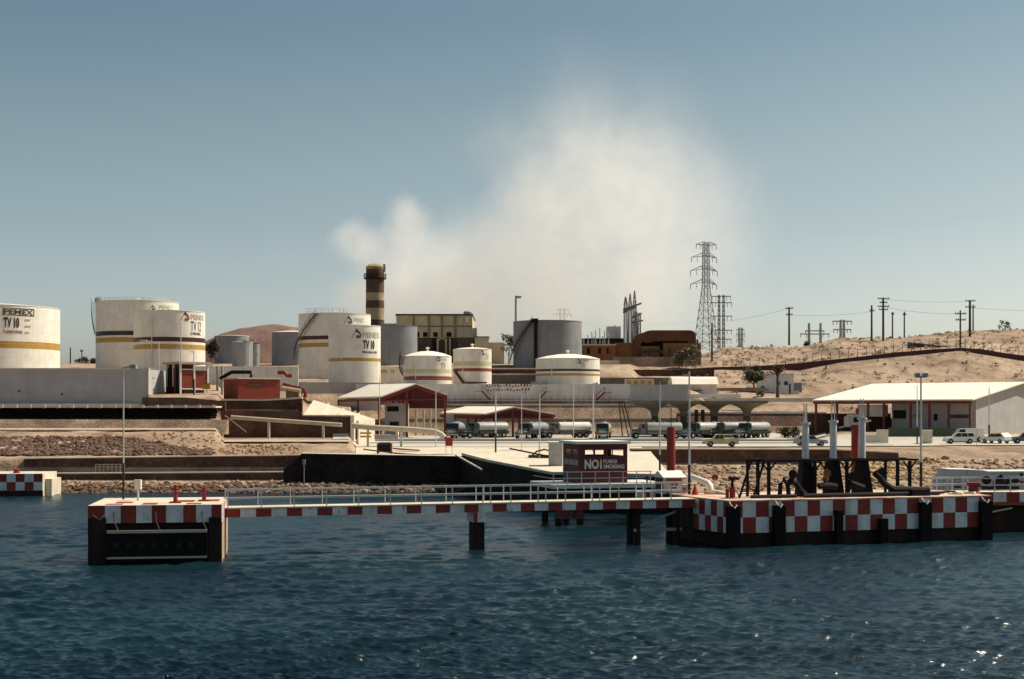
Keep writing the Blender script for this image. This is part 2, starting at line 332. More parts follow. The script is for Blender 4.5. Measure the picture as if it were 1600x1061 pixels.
def build_terrain():
    ys = [112, 118] + list(np.arange(122, 300, 1.0)) + list(np.arange(300, 470, 2.5)) + [480, 500, 520, 560, 620, 700, 850, 1100, 1500, 2200, 3500, 6000]
    extra = [158.6, 160.8, 161.3, 163.6, 164.6, 165.5, 184.4, 185.6, 206.6, 207.2, 207.6, 208.6, 215.6, 216.6, 218.2, 219.4, 225.2, 255.5, 256.5, 262.2, 264.8, 269.8, 272.3, 273.3]
    ys = sorted(set([round(float(v), 2) for v in ys] + extra))
    pxs = list(range(-1400, -150, 125)) + list(range(-150, 1760, 7)) + list(range(1760, 3100, 120))
    pxs = sorted(set(pxs + [225, 232, 340, 350, 548, 556]))
    vs = []; fs = []
    for y in ys:
        for px in pxs:
            z = ground(px, y); x = (px-800)*y/F
            amp = 0.0
            if y < 162 or 167 < y < 199: amp = .28
            if px > 1060 and y > 264: amp = .35
            if px > 1060 and y > 300: amp = .3
            if px > 1060 and 352 < y < 374: amp = .06
            if px > 1090 and 130 < y < 200: amp = .3 if y < 184 or px > 1450 else .06
            if px < 1060 and y > 276: amp = .25
            if y > 600: amp = 4
            n = mnoise.noise((x*.18, y*.18, 3)) + .5*mnoise.noise((x*.5, y*.5, 7))
            if y > 300: n += 1.2*mnoise.noise((x*.04, y*.04, 1))
            vs.append((x, y, z + amp*n*.8))
    W = len(pxs)
    for j in range(len(ys)-1):
        for i in range(W-1): fs.append((j*W+i, j*W+i+1, (j+1)*W+i+1, (j+1)*W+i))
    me = bpy.data.meshes.new('terrain'); me.from_pydata(vs, [], fs); me.polygons.foreach_set('use_smooth', [True]*len(fs))
    m = bpy.data.materials.new('desert_ground'); m.use_nodes = True; nt = m.node_tree; N = nt.nodes; L = nt.links; bs = N['Principled BSDF']
    bs.inputs['Roughness'].default_value = .95; bs.inputs['Specular IOR Level'].default_value = .1
    geo = N.new('ShaderNodeNewGeometry')
    def nz(s, d=5, r=.6):
        n = N.new('ShaderNodeTexNoise'); n.inputs['Scale'].default_value = s; n.inputs['Detail'].default_value = d; n.inputs['Roughness'].default_value = r
        L.new(geo.outputs['Position'], n.inputs['Vector']); return n
    r1 = N.new('ShaderNodeValToRGB'); L.new(nz(.11).outputs[0], r1.inputs[0])
    e = r1.color_ramp.elements; e[0].position = .36; e[0].color = (.43, .315, .225, 1); e[1].position = .66; e[1].color = (.255, .172, .113, 1)
    k = e.new(.52); k.color = (.37, .26, .18, 1)
    r2 = N.new('ShaderNodeMapRange'); r2.inputs[1].default_value = .52; r2.inputs[2].default_value = .66; L.new(nz(1.1, 7, .75).outputs[0], r2.inputs[0])
    mx = N.new('ShaderNodeMix'); mx.data_type = 'RGBA'; L.new(r2.outputs[0], mx.inputs[0]); L.new(r1.outputs[0], mx.inputs[6]); mx.inputs[7].default_value = (.21, .14, .09, 1)
    mpg = N.new('ShaderNodeMapping'); mpg.inputs['Scale'].default_value = (.16, .035, .3); ng = N.new('ShaderNodeTexNoise'); ng.inputs['Scale'].default_value = 1.0; ng.inputs['Detail'].default_value = 6; ng.inputs['Distortion'].default_value = .8
    L.new(geo.outputs['Position'], mpg.inputs[0]); L.new(mpg.outputs[0], ng.inputs['Vector'])
    rg = N.new('ShaderNodeMapRange'); rg.inputs[1].default_value = .38; rg.inputs[2].default_value = .66; rg.inputs[3].default_value = 1.12; rg.inputs[4].default_value = .68; L.new(ng.outputs[0], rg.inputs[0])
    sg_ = N.new('ShaderNodeVectorMath'); sg_.operation = 'SCALE'; L.new(mx.outputs[2], sg_.inputs[0]); L.new(rg.outputs[0], sg_.inputs['Scale'])
    L.new(sg_.outputs[0], bs.inputs['Base Color'])
    bp = N.new('ShaderNodeBump'); bp.inputs['Distance'].default_value = .5; L.new(nz(.7, 6, .65).outputs[0], bp.inputs['Height']); L.new(bp.outputs[0], bs.inputs['Normal'])
    me.materials.append(m); o = bpy.data.objects.new('terrain', me); COL.objects.link(o); tag(o, kind='structure')
build_terrain()

# brown hill on the skyline behind the tanks
def build_hill():
    cx, cy, rx, ry, h0, h1 = X(422, 640), 640, 62, 50, 14, Z(508, 640)
    vs = []; fs = []; n = 72; rings = 22
    for i in range(rings+1):
        r = i/rings
        for k in range(n):
            a = 2*PI*k/n; x = cx + rx*r*math.cos(a); y = cy + ry*r*math.sin(a)
            hz = h0 + (h1-h0)*max(0, math.cos(r*PI/2))**.9
            hz += 2.0*r*mnoise.noise((x*.05, y*.05, 2)) + 1.0*mnoise.noise((x*.15, y*.15, 5))
            vs.append((x, y, hz))
    for i in range(rings):
        for k in range(n): fs.append((i*n+k, i*n+(k+1) % n, (i+1)*n+(k+1) % n, (i+1)*n+k))
    mb = MB(); mb.add(vs, fs)
    o = mb.build('hill', mat('brown_hill_earth', (.20,.115,.085), (.15,.085,.065), scale=.12, rough=.95, bump=.4, bscale=.4), smooth=True); tag(o, kind='structure')
build_hill()

# ---------------------------------------------------------------- water
def build_water():
    rng = np.random.default_rng(5)
    pys = np.concatenate([np.geomspace(9000, 1500, 10), np.linspace(1480, 1110, 60), np.linspace(1107, 752, 470)])
    ys = ZC*F/(pys-YH)
    pxs = np.concatenate([np.linspace(-900, -160, 60), np.linspace(-150, 1750, 1300), np.linspace(1760, 2500, 60)])
    PX, Y = np.meshgrid(pxs, ys); Xw = (PX-800)*Y/F
    dY = np.abs(np.gradient(ys))[:, None]
    H = np.zeros_like(Xw); DX = np.zeros_like(Xw); DY = np.zeros_like(Xw)
    NW = 96; lam = np.geomspace(.28, 3.6, NW)
    gust = .0
    for k in range(3):
        a = rng.uniform(0, 2*PI); l = rng.uniform(25, 60); gust = gust + np.sin((Xw*math.cos(a)+Y*math.sin(a))*2*PI/l + rng.uniform(0, 6))
    gust = 1 + .16*gust
    for l in lam:
        a = math.radians(-80) + rng.normal(0, .5)
        kx, ky = math.cos(a)*2*PI/l, math.sin(a)*2*PI/l
        amp = .0082*l**.42*rng.uniform(.5, 1.4)*(1 if l < 3 else .8)
        fade = np.clip(l/(2.2*dY) - .6, 0, 1)
        ph = kx*Xw + ky*Y + rng.uniform(0, 2*PI)
        s, c = np.sin(ph), np.cos(ph)
        H += amp*fade*s*gust; q = .75*amp*fade*c*gust
        DX += q*math.cos(a); DY += q*math.sin(a)
    H = np.clip(H, -.6, .75)
    co = np.stack([Xw+DX, Y+DY, H], -1).reshape(-1, 3).astype(np.float32)
    R_, C_ = Xw.shape
    idx = (np.arange(R_-1)[:, None]*C_ + np.arange(C_-1)[None, :])
    q = np.stack([idx, idx+1, idx+C_+1, idx+C_], -1).reshape(-1, 4).astype(np.int32)
    me = bpy.data.meshes.new('water'); me.vertices.add(len(co)); me.vertices.foreach_set('co', co.ravel())
    me.loops.add(q.size); me.loops.foreach_set('vertex_index', q.ravel()); me.polygons.add(len(q))
    me.polygons.foreach_set('loop_start', np.arange(0, q.size, 4, dtype=np.int32)); me.polygons.foreach_set('use_smooth', np.ones(len(q), bool))
    me.update(calc_edges=True)
    m = bpy.data.materials.new('sea_water'); m.use_nodes = True; nt = m.node_tree; N = nt.nodes; L = nt.links; bs = N['Principled BSDF']
    geo = N.new('ShaderNodeNewGeometry')
    nz = N.new('ShaderNodeTexNoise'); nz.inputs['Scale'].default_value = .045; nz.inputs['Detail'].default_value = 3; L.new(geo.outputs['Position'], nz.inputs['Vector'])
    mx = N.new('ShaderNodeMix'); mx.data_type = 'RGBA'; mx.inputs[6].default_value = (.004, .014, .022, 1); mx.inputs[7].default_value = (.006, .025, .031, 1)
    mr = N.new('ShaderNodeMapRange'); mr.inputs[1].default_value = .4; mr.inputs[2].default_value = .65; L.new(nz.outputs[0], mr.inputs[0]); L.new(mr.outputs[0], mx.inputs[0])
    L.new(mx.outputs[2], bs.inputs['Base Color'])
    bs.inputs['Roughness'].default_value = .22; bs.inputs['IOR'].default_value = 1.33; bs.inputs['Specular IOR Level'].default_value = .4
    n2 = N.new('ShaderNodeTexNoise'); n2.inputs['Scale'].default_value = 4.0; n2.inputs['Detail'].default_value = 4
    mp = N.new('ShaderNodeMapping'); mp.inputs['Scale'].default_value = (.5, 1.35, 1); L.new(geo.outputs['Position'], mp.inputs[0]); L.new(mp.outputs[0], n2.inputs['Vector'])
    bp = N.new('ShaderNodeBump'); bp.inputs['Distance'].default_value = .055; L.new(n2.outputs[0], bp.inputs['Height']); L.new(bp.outputs[0], bs.inputs['Normal'])
    me.materials.append(m); o = bpy.data.objects.new('water', me); COL.objects.link(o); tag(o, kind='structure')
build_water()

# ---------------------------------------------------------------- smoke
def build_smoke():
    D = 560
    blobs = [  # px, py, radius px, density, depth
        (552, 378, 48, 1.2, 0), (600, 398, 60, 1.1, 8), (642, 352, 52, 1.3, -6), (560, 470, 62, 1.0, 6), (610, 480, 80, 1.2, -4),
        (672, 430, 92, 1.1, 4), (745, 420, 112, 1.0, -5), (730, 492, 90, 1.1, 8), (840, 370, 130, .95, 0), (860, 468, 120, 1.0, 6),
        (915, 290, 135, .5, 4), (965, 395, 140, .45, -6), (985, 290, 140, .36, 4), (905, 208, 105, .28, 0), (985, 470, 100, .6, 0),
        (1060, 350, 165, .2, 6), (1070, 440, 150, .24, -4), (790, 235, 95, .13, 0), (1000, 200, 140, .10, 0), (1130, 330, 130, .07, 0), (900, 130, 100, .10, 0), (1000, 470, 110, .3, 0), (830, 300, 90, .25, 0), (1030, 265, 140, .2, 0), (1085, 335, 145, .13, 0), (850, 240, 120, .14, 0)]
    S = D/F
    cen = [(P(px, py, D) + Vector((0, dp, 0)), r*S, d) for px, py, r, d, dp in blobs]
    # closed outline: union of the puffs, remeshed
    tmp = MB()
    import bmesh
    bm = bmesh.new()
    for c, r, d in cen: bmesh.ops.create_icosphere(bm, subdivisions=3, radius=r*1.08, matrix=Matrix.Translation(c) @ Matrix.Diagonal((1, 1.75, 1, 1)))
    me = bpy.data.meshes.new('smoke_tmp'); bm.to_mesh(me); bm.free()
    t = bpy.data.objects.new('smoke_tmp', me); COL.objects.link(t)
    rm = t.modifiers.new('r', 'REMESH'); rm.mode = 'VOXEL'; rm.voxel_size = 2.2
    dg = bpy.context.evaluated_depsgraph_get(); dg.update()
    m2 = bpy.data.meshes.new_from_object(t.evaluated_get(dg)); m2.name = 'smoke_plume'
    bpy.data.objects.remove(t); bpy.data.meshes.remove(me)
    o = bpy.data.objects.new('smoke_plume', m2); COL.objects.link(o)
    tag(o, 'broad pale cloud of smoke drifting up behind the banded chimney', 'smoke', kind='stuff')
    m = bpy.data.materials.new('pale_smoke'); m.use_nodes = True; nt = m.node_tree; N = nt.nodes; L = nt.links
    N.remove(N['Principled BSDF'])
    pv = N.new('ShaderNodeVolumePrincipled'); L.new(pv.outputs[0], N['Material Output'].inputs['Volume'])
    pv.inputs['Color'].default_value = (1, .992, .97, 1); pv.inputs['Anisotropy'].default_value = .35
    pv.inputs['Density Attribute'].default_value = ''
    geo = N.new('ShaderNodeNewGeometry')
    w1 = N.new('ShaderNodeTexNoise'); w1.inputs['Scale'].default_value = .055; w1.inputs['Detail'].default_value = 5; w1.inputs['Roughness'].default_value = .6
    L.new(geo.outputs['Position'], w1.inputs['Vector'])
    sub = N.new('ShaderNodeVectorMath'); sub.operation = 'SUBTRACT'; L.new(w1.outputs['Color'], sub.inputs[0]); sub.inputs[1].default_value = (.5, .5, .5)
    scl = N.new('ShaderNodeVectorMath'); scl.operation = 'SCALE'; scl.inputs['Scale'].default_value = 19; L.new(sub.outputs[0], scl.inputs[0])
    wp = N.new('ShaderNodeVectorMath'); wp.operation = 'ADD'; L.new(geo.outputs['Position'], wp.inputs[0]); L.new(scl.outputs[0], wp.inputs[1])
    last = None
    for c, r, d in cen:
        s1 = N.new('ShaderNodeVectorMath'); s1.operation = 'SUBTRACT'; L.new(wp.outputs[0], s1.inputs[0]); s1.inputs[1].default_value = c
        s2 = N.new('ShaderNodeVectorMath'); s2.operation = 'MULTIPLY'; s2.inputs[1].default_value = (1/r, .55/r, 1/r); L.new(s1.outputs[0], s2.inputs[0])
        ln = N.new('ShaderNodeVectorMath'); ln.operation = 'LENGTH'; L.new(s2.outputs[0], ln.inputs[0])
        mr = N.new('ShaderNodeMapRange'); mr.interpolation_type = 'SMOOTHSTEP'; mr.inputs[1].default_value = 1.0; mr.inputs[2].default_value = .35 if d > 1 else .1
        mr.inputs[3].default_value = 0; mr.inputs[4].default_value = d; L.new(ln.outputs['Value'], mr.inputs[0])
        if last is None: last = mr.outputs[0]
        else:
            mm = N.new('ShaderNodeMath'); mm.operation = 'ADD'; L.new(last, mm.inputs[0]); L.new(mr.outputs[0], mm.inputs[1]); last = mm.outputs[0]
    w2 = N.new('ShaderNodeTexNoise'); w2.inputs['Scale'].default_value = .11; w2.inputs['Detail'].default_value = 4; w2.inputs['Roughness'].default_value = .6; L.new(wp.outputs[0], w2.inputs['Vector'])
    r2 = N.new('ShaderNodeMapRange'); r2.inputs[1].default_value = .32; r2.inputs[2].default_value = .68; r2.inputs[3].default_value = .35*SMOKE_K; r2.inputs[4].default_value = 1.65*SMOKE_K; L.new(w2.outputs['Fac'], r2.inputs[0])
    mul = N.new('ShaderNodeMath'); mul.operation = 'MULTIPLY'; L.new(last, mul.inputs[0]); L.new(r2.outputs[0], mul.inputs[1])
    L.new(mul.outputs[0], pv.inputs['Density'])
    m.cycles.volume_step_rate = 1.0; m.cycles.volume_sampling = 'MULTIPLE_IMPORTANCE'
    m2.materials.clear(); m2.materials.append(m)
    o.visible_shadow = True
SMOKE_K = .0165
build_smoke()

# ---------------------------------------------------------------- roads and sheets that follow the ground
def sheet(name, px0, px1, y0, y1, m, lift=.05, nx=60, ny=12, cell=None):
    mb = MB(); vs = []; fs = []
    for j in range(ny+1):
        y = y0 + (y1-y0)*j/ny
        for i in range(nx+1):
            px = px0 + (px1-px0)*i/nx
            vs.append((X(px, y), y, ground(px, y)+lift))
    for j in range(ny):
        for i in range(nx): fs.append((j*(nx+1)+i, j*(nx+1)+i+1, (j+1)*(nx+1)+i+1, (j+1)*(nx+1)+i))
    mb.add(vs, fs); o = mb.build(name, m); tag(o, kind='structure'); return o
M['road'] = mat('sun_bleached_road', (.50,.45,.37), (.42,.37,.30), scale=.35, rough=.9)
M['apron'] = mat('pale_quay_concrete', (.62,.54,.42), (.50,.42,.31), scale=.25, rough=.9)
sheet('quay', 556, 1003, 161.4, 204, M['apron'], .10)
sheet('road', 520, 2000, 204, 222, M['road'], .14, nx=120)
sheet('truck_yard', 560, 1290, 224.5, 258, M['road'], .16, nx=80)
M['dirt_path'] = mat('pale_dirt_path', (.47,.37,.265), (.36,.27,.185), scale=.5, rough=.95)
sheet('path', -300, 548, 194.5, 199.2, M['dirt_path'], .3)

# ---------------------------------------------------------------- walls
def wall_run(name, pts, t, m, label, cat, cap=None, capt=.3, batter=0.0, group=None):
    """pts: list of (px, D, zbottom, ztop); a wall of thickness t behind the line, front face leaning back by `batter` metres"""
    root = thing(name, label, cat, (0, 0, 0), group=group)
    a = MB(); c = MB()
    for (p0, d0, b0, t0), (p1, d1, b1, t1) in zip(pts, pts[1:]):
        A = Vector((X(p0, d0), d0, 0)); B = Vector((X(p1, d1), d1, 0)); dr = (B-A).normalized(); n = Vector((-dr.y, dr.x, 0))
        if n.y < 0: n = -n
        v = lambda q, off, z: Vector((q.x, q.y, 0)) + n*off + Vector((0, 0, z))
        a.hexa([v(A,0,b0), v(B,0,b1), v(B,t+batter,b1), v(A,t+batter,b0)], [v(A,batter,t0), v(B,batter,t1), v(B,t+batter,t1), v(A,t+batter,t0)])
        if cap: c.hexa([v(A,batter-.12,t0+.003), v(B,batter-.12,t1+.003), v(B,t+batter+.1,t1+.003), v(A,t+batter+.1,t0+.003)], [v(A,batter-.12,t0+capt), v(B,batter-.12,t1+capt), v(B,t+batter+.1,t1+capt), v(A,t+batter+.1,t0+capt)])
    a.build('wall', m, root)
    if cap: c.build('coping', cap, root)
    return root
def zz(D, py): return Z(py, D)

# sea front, left: low kerb wall and upper retaining wall with a stair at its end
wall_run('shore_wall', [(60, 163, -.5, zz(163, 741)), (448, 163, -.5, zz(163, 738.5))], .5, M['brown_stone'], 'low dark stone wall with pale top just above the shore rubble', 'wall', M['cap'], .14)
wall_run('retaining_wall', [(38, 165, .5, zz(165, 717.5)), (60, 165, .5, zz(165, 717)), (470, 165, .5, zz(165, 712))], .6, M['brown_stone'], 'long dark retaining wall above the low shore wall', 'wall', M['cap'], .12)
# stair flank and black quay wall
sw = thing('sea_wall', 'tall black quay wall dropping straight to the shore rubble', 'wall')
mb = MB(); A = (X(470,160), 160); B = (X(742,160), 160)
mb.hexa([(A[0],160,-1.5),(B[0],160,-1.5),(B[0],161.6,-1.5),(A[0],161.6,-1.5)], [(A[0],160.05,zz(160,709)),(B[0],160.05,zz(160,714)),(B[0],161.6,zz(160,714)),(A[0],161.6,zz(160,709))])
mb.build('wall', M['dark_stone'], sw)
mb = MB(); mb.hexa([(A[0],159.9,zz(160,709)+.003),(B[0],159.9,zz(160,714)+.003),(B[0],161.8,zz(160,714)+.003),(A[0],161.8,zz(160,709)+.003)], [(A[0],159.9,zz(160,708)),(B[0],159.9,zz(160,713)),(B[0],161.8,zz(160,713)),(A[0],161.8,zz(160,708))])
mb.build('coping', M['cap'], sw)
st = MB()
for k in range(9):
    x1 = X(470,160) - .01; xs = X(442 + 28*k/9, 160); z1 = zz(160, 735) + (zz(160,711)-zz(160,735))*(k+1)/9
    st.box(xs, X(442+28*(k+1)/9, 160)-.002, 160.4, 161.6, -1, z1)
st.build('stair', M['quay_black'], sw)
# causeway sloping down from the quay to the booth
MA, MBp, MC, MD = (X(741,159.9),159.9,3.95), (X(862,128),128,3.25), (X(1046,124),124,3.2), (X(1016,168),168,3.9)
RING = [(X(722,159.8),159.8,3.98), (X(762,146),146,3.72), (X(815,136),136,3.45), MBp, MC, MD]
def slab(ring, z0, z1):
    n = len(ring); m_ = MB(); m_.add([(p[0], p[1], z0 if z0 < 0 else p[2]+z0) for p in ring]+[(p[0], p[1], p[2]+z1) for p in ring], [tuple(range(n-1,-1,-1)), tuple(range(n, 2*n))]+[(i, (i+1)%n, n+(i+1)%n, n+i) for i in range(n)]); return m_
o = slab(RING, -1.5, 0).build('causeway', M['quay_black']); tag(o, kind='structure')
pk_ = thing('gangplank', 'thin pale pole leaning down the dark side of the causeway', 'pole'); MB().beam(P(712,711,159.0), P(753,734,145), .14, .16).build('pole', M['cap'], pk_)
cw = MB(); up = lambda p, s: (p[0], p[1], p[2]+s)
def shr(p, k): c = Vector((sum(q[0] for q in (MA,MBp,MC,MD))/4, sum(q[1] for q in (MA,MBp,MC,MD))/4, 0)); return (p[0]+(p[0]-c.x)*k, p[1]+(p[1]-c.y)*k, p[2])
o = slab([shr(p, .006) for p in RING], .004, .26).build('causeway_deck', M['deck']); tag(o, kind='structure')

# left terraces
wall_run('stone_bank', [(-260, 200, 5.8, zz(201,655)), (352, 200, 5.6, zz(201,656))], .8, M['tan_stone'], 'long sunlit rubble stone bank leaning back under the dark pipe trench', 'wall', None, batter=1.7)
dk = thing('dike_wall', 'tall plain grey containment wall at far left under the white tanks', 'wall')
mb = MB(); mb.box(X(-280,225), X(232,225), 225, 225.6, 9.0, zz(225,577)); mb.box(X(232,225)-.6, X(232,225), 225.602, 262, 9.0, zz(225,577)); mb.build('wall', M['grey_wall'], dk)
mb = MB(); mb.box(X(-280,225)-.1, X(232,225)+.1, 224.9, 225.7, zz(225,577)+.003, zz(225,575)); mb.build('coping', M['cap'], dk)
mb = MB(); mb.box(X(-280,225), X(228,225), 222.6, 224.89, 9.1, zz(222,630.5)); mb.build('footing', M['cap'], dk)
for (px, py) in ((30,611),(97,616)):
    mb = MB(); mb.cyl((X(px,225),224.93,zz(225,py)),(X(px,225),225.05,zz(225,py)),.16,n=10); mb.build('drain_hole', M['black'], dk)
# dark pipe trench: roof ledge, pipes and saddles in its own shade
tr = thing('pipe_trench', 'dark roofed pipe trench running along under the grey wall', 'pipe trench')
mb = MB(); mb.box(X(-260,204), X(338,204), 203.6, 208, zz(204,637), zz(204,634.6)); mb.build('roof', M['cap'], tr)
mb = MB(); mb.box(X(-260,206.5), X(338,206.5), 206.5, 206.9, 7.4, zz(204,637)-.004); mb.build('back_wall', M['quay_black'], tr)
for k in range(3):
    mb = MB(); mb.cyl((X(-260,205),204.9+.5*k,8.0+.37*k),(X(338,205),204.9+.5*k,8.0+.37*k),.18,n=8); mb.build('pipe', M['dark_steel'], tr)
for k in range(27):
    px = -240 + k*22; mb = MB(); mb.box(X(px,203.8), X(px+4,203.8), 203.45, 203.62, zz(204,637.5), zz(204,632.5)); mb.build('bracket', M['cap'], tr)
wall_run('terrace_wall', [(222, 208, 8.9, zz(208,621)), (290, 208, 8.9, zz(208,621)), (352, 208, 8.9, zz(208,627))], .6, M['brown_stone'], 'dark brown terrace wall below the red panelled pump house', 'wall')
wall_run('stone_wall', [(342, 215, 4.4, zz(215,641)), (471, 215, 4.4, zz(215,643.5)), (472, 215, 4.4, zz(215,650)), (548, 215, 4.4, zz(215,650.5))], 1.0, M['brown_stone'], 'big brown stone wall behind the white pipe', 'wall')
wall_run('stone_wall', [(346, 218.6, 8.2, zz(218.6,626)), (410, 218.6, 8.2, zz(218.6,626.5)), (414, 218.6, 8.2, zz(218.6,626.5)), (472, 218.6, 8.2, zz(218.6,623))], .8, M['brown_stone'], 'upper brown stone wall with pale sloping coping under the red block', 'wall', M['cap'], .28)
mb = MB(); x1 = X(548,215); mb.box(x1, x1+.55, 214.7, 222, 4.3, zz(215,649)); o = mb.build('buttress', M['cap']); tag(o, 'pale concrete end face closing the big brown stone wall', 'wall')
# pale concrete chute
mb = MB()
mb.hexa([(X(473,219),219,4.0),(X(560,217),217.5,3.4),(X(584,226),228,3.4),(X(490,236),236,8)], [(X(473,219),219,zz(219,650)),(X(560,217),217.5,zz(217.5,657)),(X(584,226),228,zz(228,655)),(X(490,236),236,zz(236,625))])
ro = thing('concrete_chute', 'pale sunlit concrete chute sloping down beside the open shed', 'chute'); mb.build('slab', M['deck'], ro)
for f in (.25, .5, .75):
    a = Vector((X(473,219),219,zz(219,650))).lerp(Vector((X(560,217),217.5,zz(217.5,657))), f); b = Vector((X(490,236),236,zz(236,625))).lerp(Vector((X(584,226),228,zz(228,655))), f)
    mb = MB(); mb.beam(a+Vector((0,0,.12)), b+Vector((0,0,.12)), .22, .24); mb.build('rib', M['cap'], ro)
# centre: two leaning stone tiers and whitewashed containment wall
wall_run('stone_bank', [(636, 262, 4.0, zz(264,655)), (1062, 262, 4.0, zz(264,655))], .7, M['tan_stone'], 'lower tier of the tan stone bank behind the tank trucks', 'wall', M['cap'], .28, batter=2.2, group='tan stone bank tiers')
wall_run('stone_bank', [(636, 266.8, 7.0, zz(269,633.5)), (1062, 266.8, 7.0, zz(269,633.5))], .7, M['tan_stone'], 'upper tier of the tan stone bank below the whitewashed wall', 'wall', M['cap'], .3, batter=2.3, group='tan stone bank tiers')
cwall = thing('containment_wall', 'long whitewashed containment wall in front of the small banded tanks', 'wall')
mb = MB(); mb.box(X(556,272.5), X(985,272.5), 272.5, 273.1, 9.6, zz(272.5,600)); mb.build('wall', M['white_wall'], cwall)
mb = MB(); mb.box(X(985,272.5)+.003, X(1075,272.5), 272.52, 273.1, 9.6, zz(272.5,601)); mb.build('wall', M['grey_wall'], cwall)['label'] = 'plain grey end of the wall'
for z_, tx in ((604.5, (760, 832)), (611.0, (762, 828))):
    mb = MB(); r = random.Random(3)
    px = tx[0]
    while px < tx[1]:
        wd = r.uniform(1.2, 3.0); hh = r.uniform(.25, .55); z0 = zz(272.5, z_)+r.uniform(-.12,.12)
        mb.box(X(px,272.5), X(px+wd,272.5), 272.46, 272.498, z0, z0+hh); px += wd + r.uniform(1.4, 2.8)
    mb.build('faded_lettering', M['letter_red'], cwall)
mb = MB(); mb.box(X(690,272), X(985,272), 271.4, 271.5, zz(272,624.2), zz(272,623.2)); 
for k in range(30): mb.box(X(692+k*10,272)-.03, X(692+k*10,272)+.03, 271.4, 271.46, 10, zz(272,618))
mb.build('guard_rail', M['red_steel'], cwall)
wall_run('block_wall', [(456, 305, 14.5, zz(305,576)), (518, 305, 14.5, zz(305,576))], .5, M['white_wall'], 'short white wall with tan base under the tank with the spiral stair', 'wall')
wall_run('block_wall', [(590, 300, 14, zz(300,573)), (634, 300, 14, zz(300,573))], .5, M['white_wall'], 'white wall with gold lettering between the front tank and the round roofed tank', 'wall')
wl = [o for o in bpy.data.objects if o.name.startswith('block_wall')][-1]
mb = MB()
for k, wd in enumerate((2.2,1.6,2.0,1.2,.7,0,1.8,2.1)):
    if wd: mb.box(X(595+k*2.7,300), X(595+k*2.7+wd,300), 299.95, 299.99, zz(300,583), zz(300,583)+.72)
mb.build('faded_lettering', M['letter_gold'], wl)
wall_run('block_wall', [(232, 255.4, 12.9, zz(255,572)), (352, 255.4, 12.9, zz(255,572)), (466, 256, 10, zz(256,573))], .4, M['white_wall'], 'long white wall behind the red panelled pump house', 'wall')
wall_run('block_wall', [(455, 277, 12.2, zz(277,597)), (600, 273, 12.2, zz(273,598))], .4, M['grey_wall'], 'pale grey wall below the tall front tank, left of the open shed', 'wall')
wall_run('yard_wall', [(768, 290, 12, zz(290,586)), (842, 290, 12, zz(290,586))], .4, M['canopy'], 'low tan wall between the two small banded tanks', 'wall', M['cap'], .3)
wall_run('yard_wall', [(936, 300, 13.5, zz(300,590)), (1060, 300, 13.5, zz(300,590))], .4, M['canopy'], 'low drab yard wall right of the lowest banded tank', 'wall')
# generator terrace
wall_run('plinth_wall', [(904, 371, 19, zz(371,563)), (968, 371, 19, zz(371,563))], .4, M['cap'], 'pale step below the ochre switch house', 'wall')
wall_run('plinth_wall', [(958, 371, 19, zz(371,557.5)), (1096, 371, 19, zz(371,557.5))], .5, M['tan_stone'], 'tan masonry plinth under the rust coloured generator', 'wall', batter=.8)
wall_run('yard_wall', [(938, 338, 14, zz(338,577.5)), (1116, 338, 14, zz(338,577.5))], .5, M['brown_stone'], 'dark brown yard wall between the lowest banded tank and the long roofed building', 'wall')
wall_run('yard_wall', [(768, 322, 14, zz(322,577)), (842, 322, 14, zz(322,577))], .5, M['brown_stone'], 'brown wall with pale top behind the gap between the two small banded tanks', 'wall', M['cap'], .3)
# brown dwarf wall of the quay on the right, yard bank
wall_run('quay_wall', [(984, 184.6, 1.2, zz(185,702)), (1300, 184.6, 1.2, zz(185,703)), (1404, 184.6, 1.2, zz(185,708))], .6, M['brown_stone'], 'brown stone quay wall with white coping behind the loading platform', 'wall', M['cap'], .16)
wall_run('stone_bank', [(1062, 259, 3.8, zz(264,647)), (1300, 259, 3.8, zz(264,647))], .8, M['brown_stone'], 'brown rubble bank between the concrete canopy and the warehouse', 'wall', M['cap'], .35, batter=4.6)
# low grey wall and yellow kerb along the truck yard
wall_run('parapet', [(560, 230, 3.4, zz(230,685.5)), (985, 230, 3.4, zz(230,685.5)), (1240, 230, 3.4, zz(230,686.5))], .4, M['grey_wall'], 'low pale grey parapet along the tank truck yard', 'wall')
mb = MB(); mb.box(X(560,224), X(1240,224), 223.4, 224.2, 3.2, zz(224,692.8)); o = mb.build('kerb', M['yellow']); tag(o, kind='structure')
mb = MB(); mb.box(X(1335,207), X(1395,207), 206.6, 207.4, 3.4, zz(207,695.3)); o = mb.build('kerb', M['yellow']); tag(o, kind='structure')
# dark conduit bank over the hillside
wall_run('conduit_bank', [(1062,362,17.5,zz(362,577)),(1120,362,18,zz(362,573.5)),(1180,362,18,zz(362,572)),(1240,362,18.5,zz(362,568)),(1320,362,19.5,zz(362,560)),(1400,362,21,zz(362,550.5)),(1460,362,22,zz(362,545.5)),(1502,362,22.5,zz(362,543.5)),(1530,362,22.5,zz(362,545)),(1570,362,21.5,zz(362,551.5)),(1600,362,20,zz(362,555.5)),(1720,362,18,zz(362,573))], .9, mat('dark_red_brown_pipe_bank', (.085,.034,.030), (.06,.025,.022), scale=.8), 'long dark red conduit bank climbing across the bare hillside', 'conduit')
wall_run('conduit_bank', [(1418,392,25,zz(392,534.5)),(1460,384,25,zz(384,539)),(1500,371,24,zz(371,543))], .9, M['dark_masonry'], 'thin dark upper conduit joining the long one at the top of the hill', 'conduit')
wall_run('conduit_bank', [(905,366,18,zz(366,573)),(975,366,18,zz(366,573))], 1.2, M['black'], 'short black pipe rack behind the lowest banded tank', 'pipe rack')
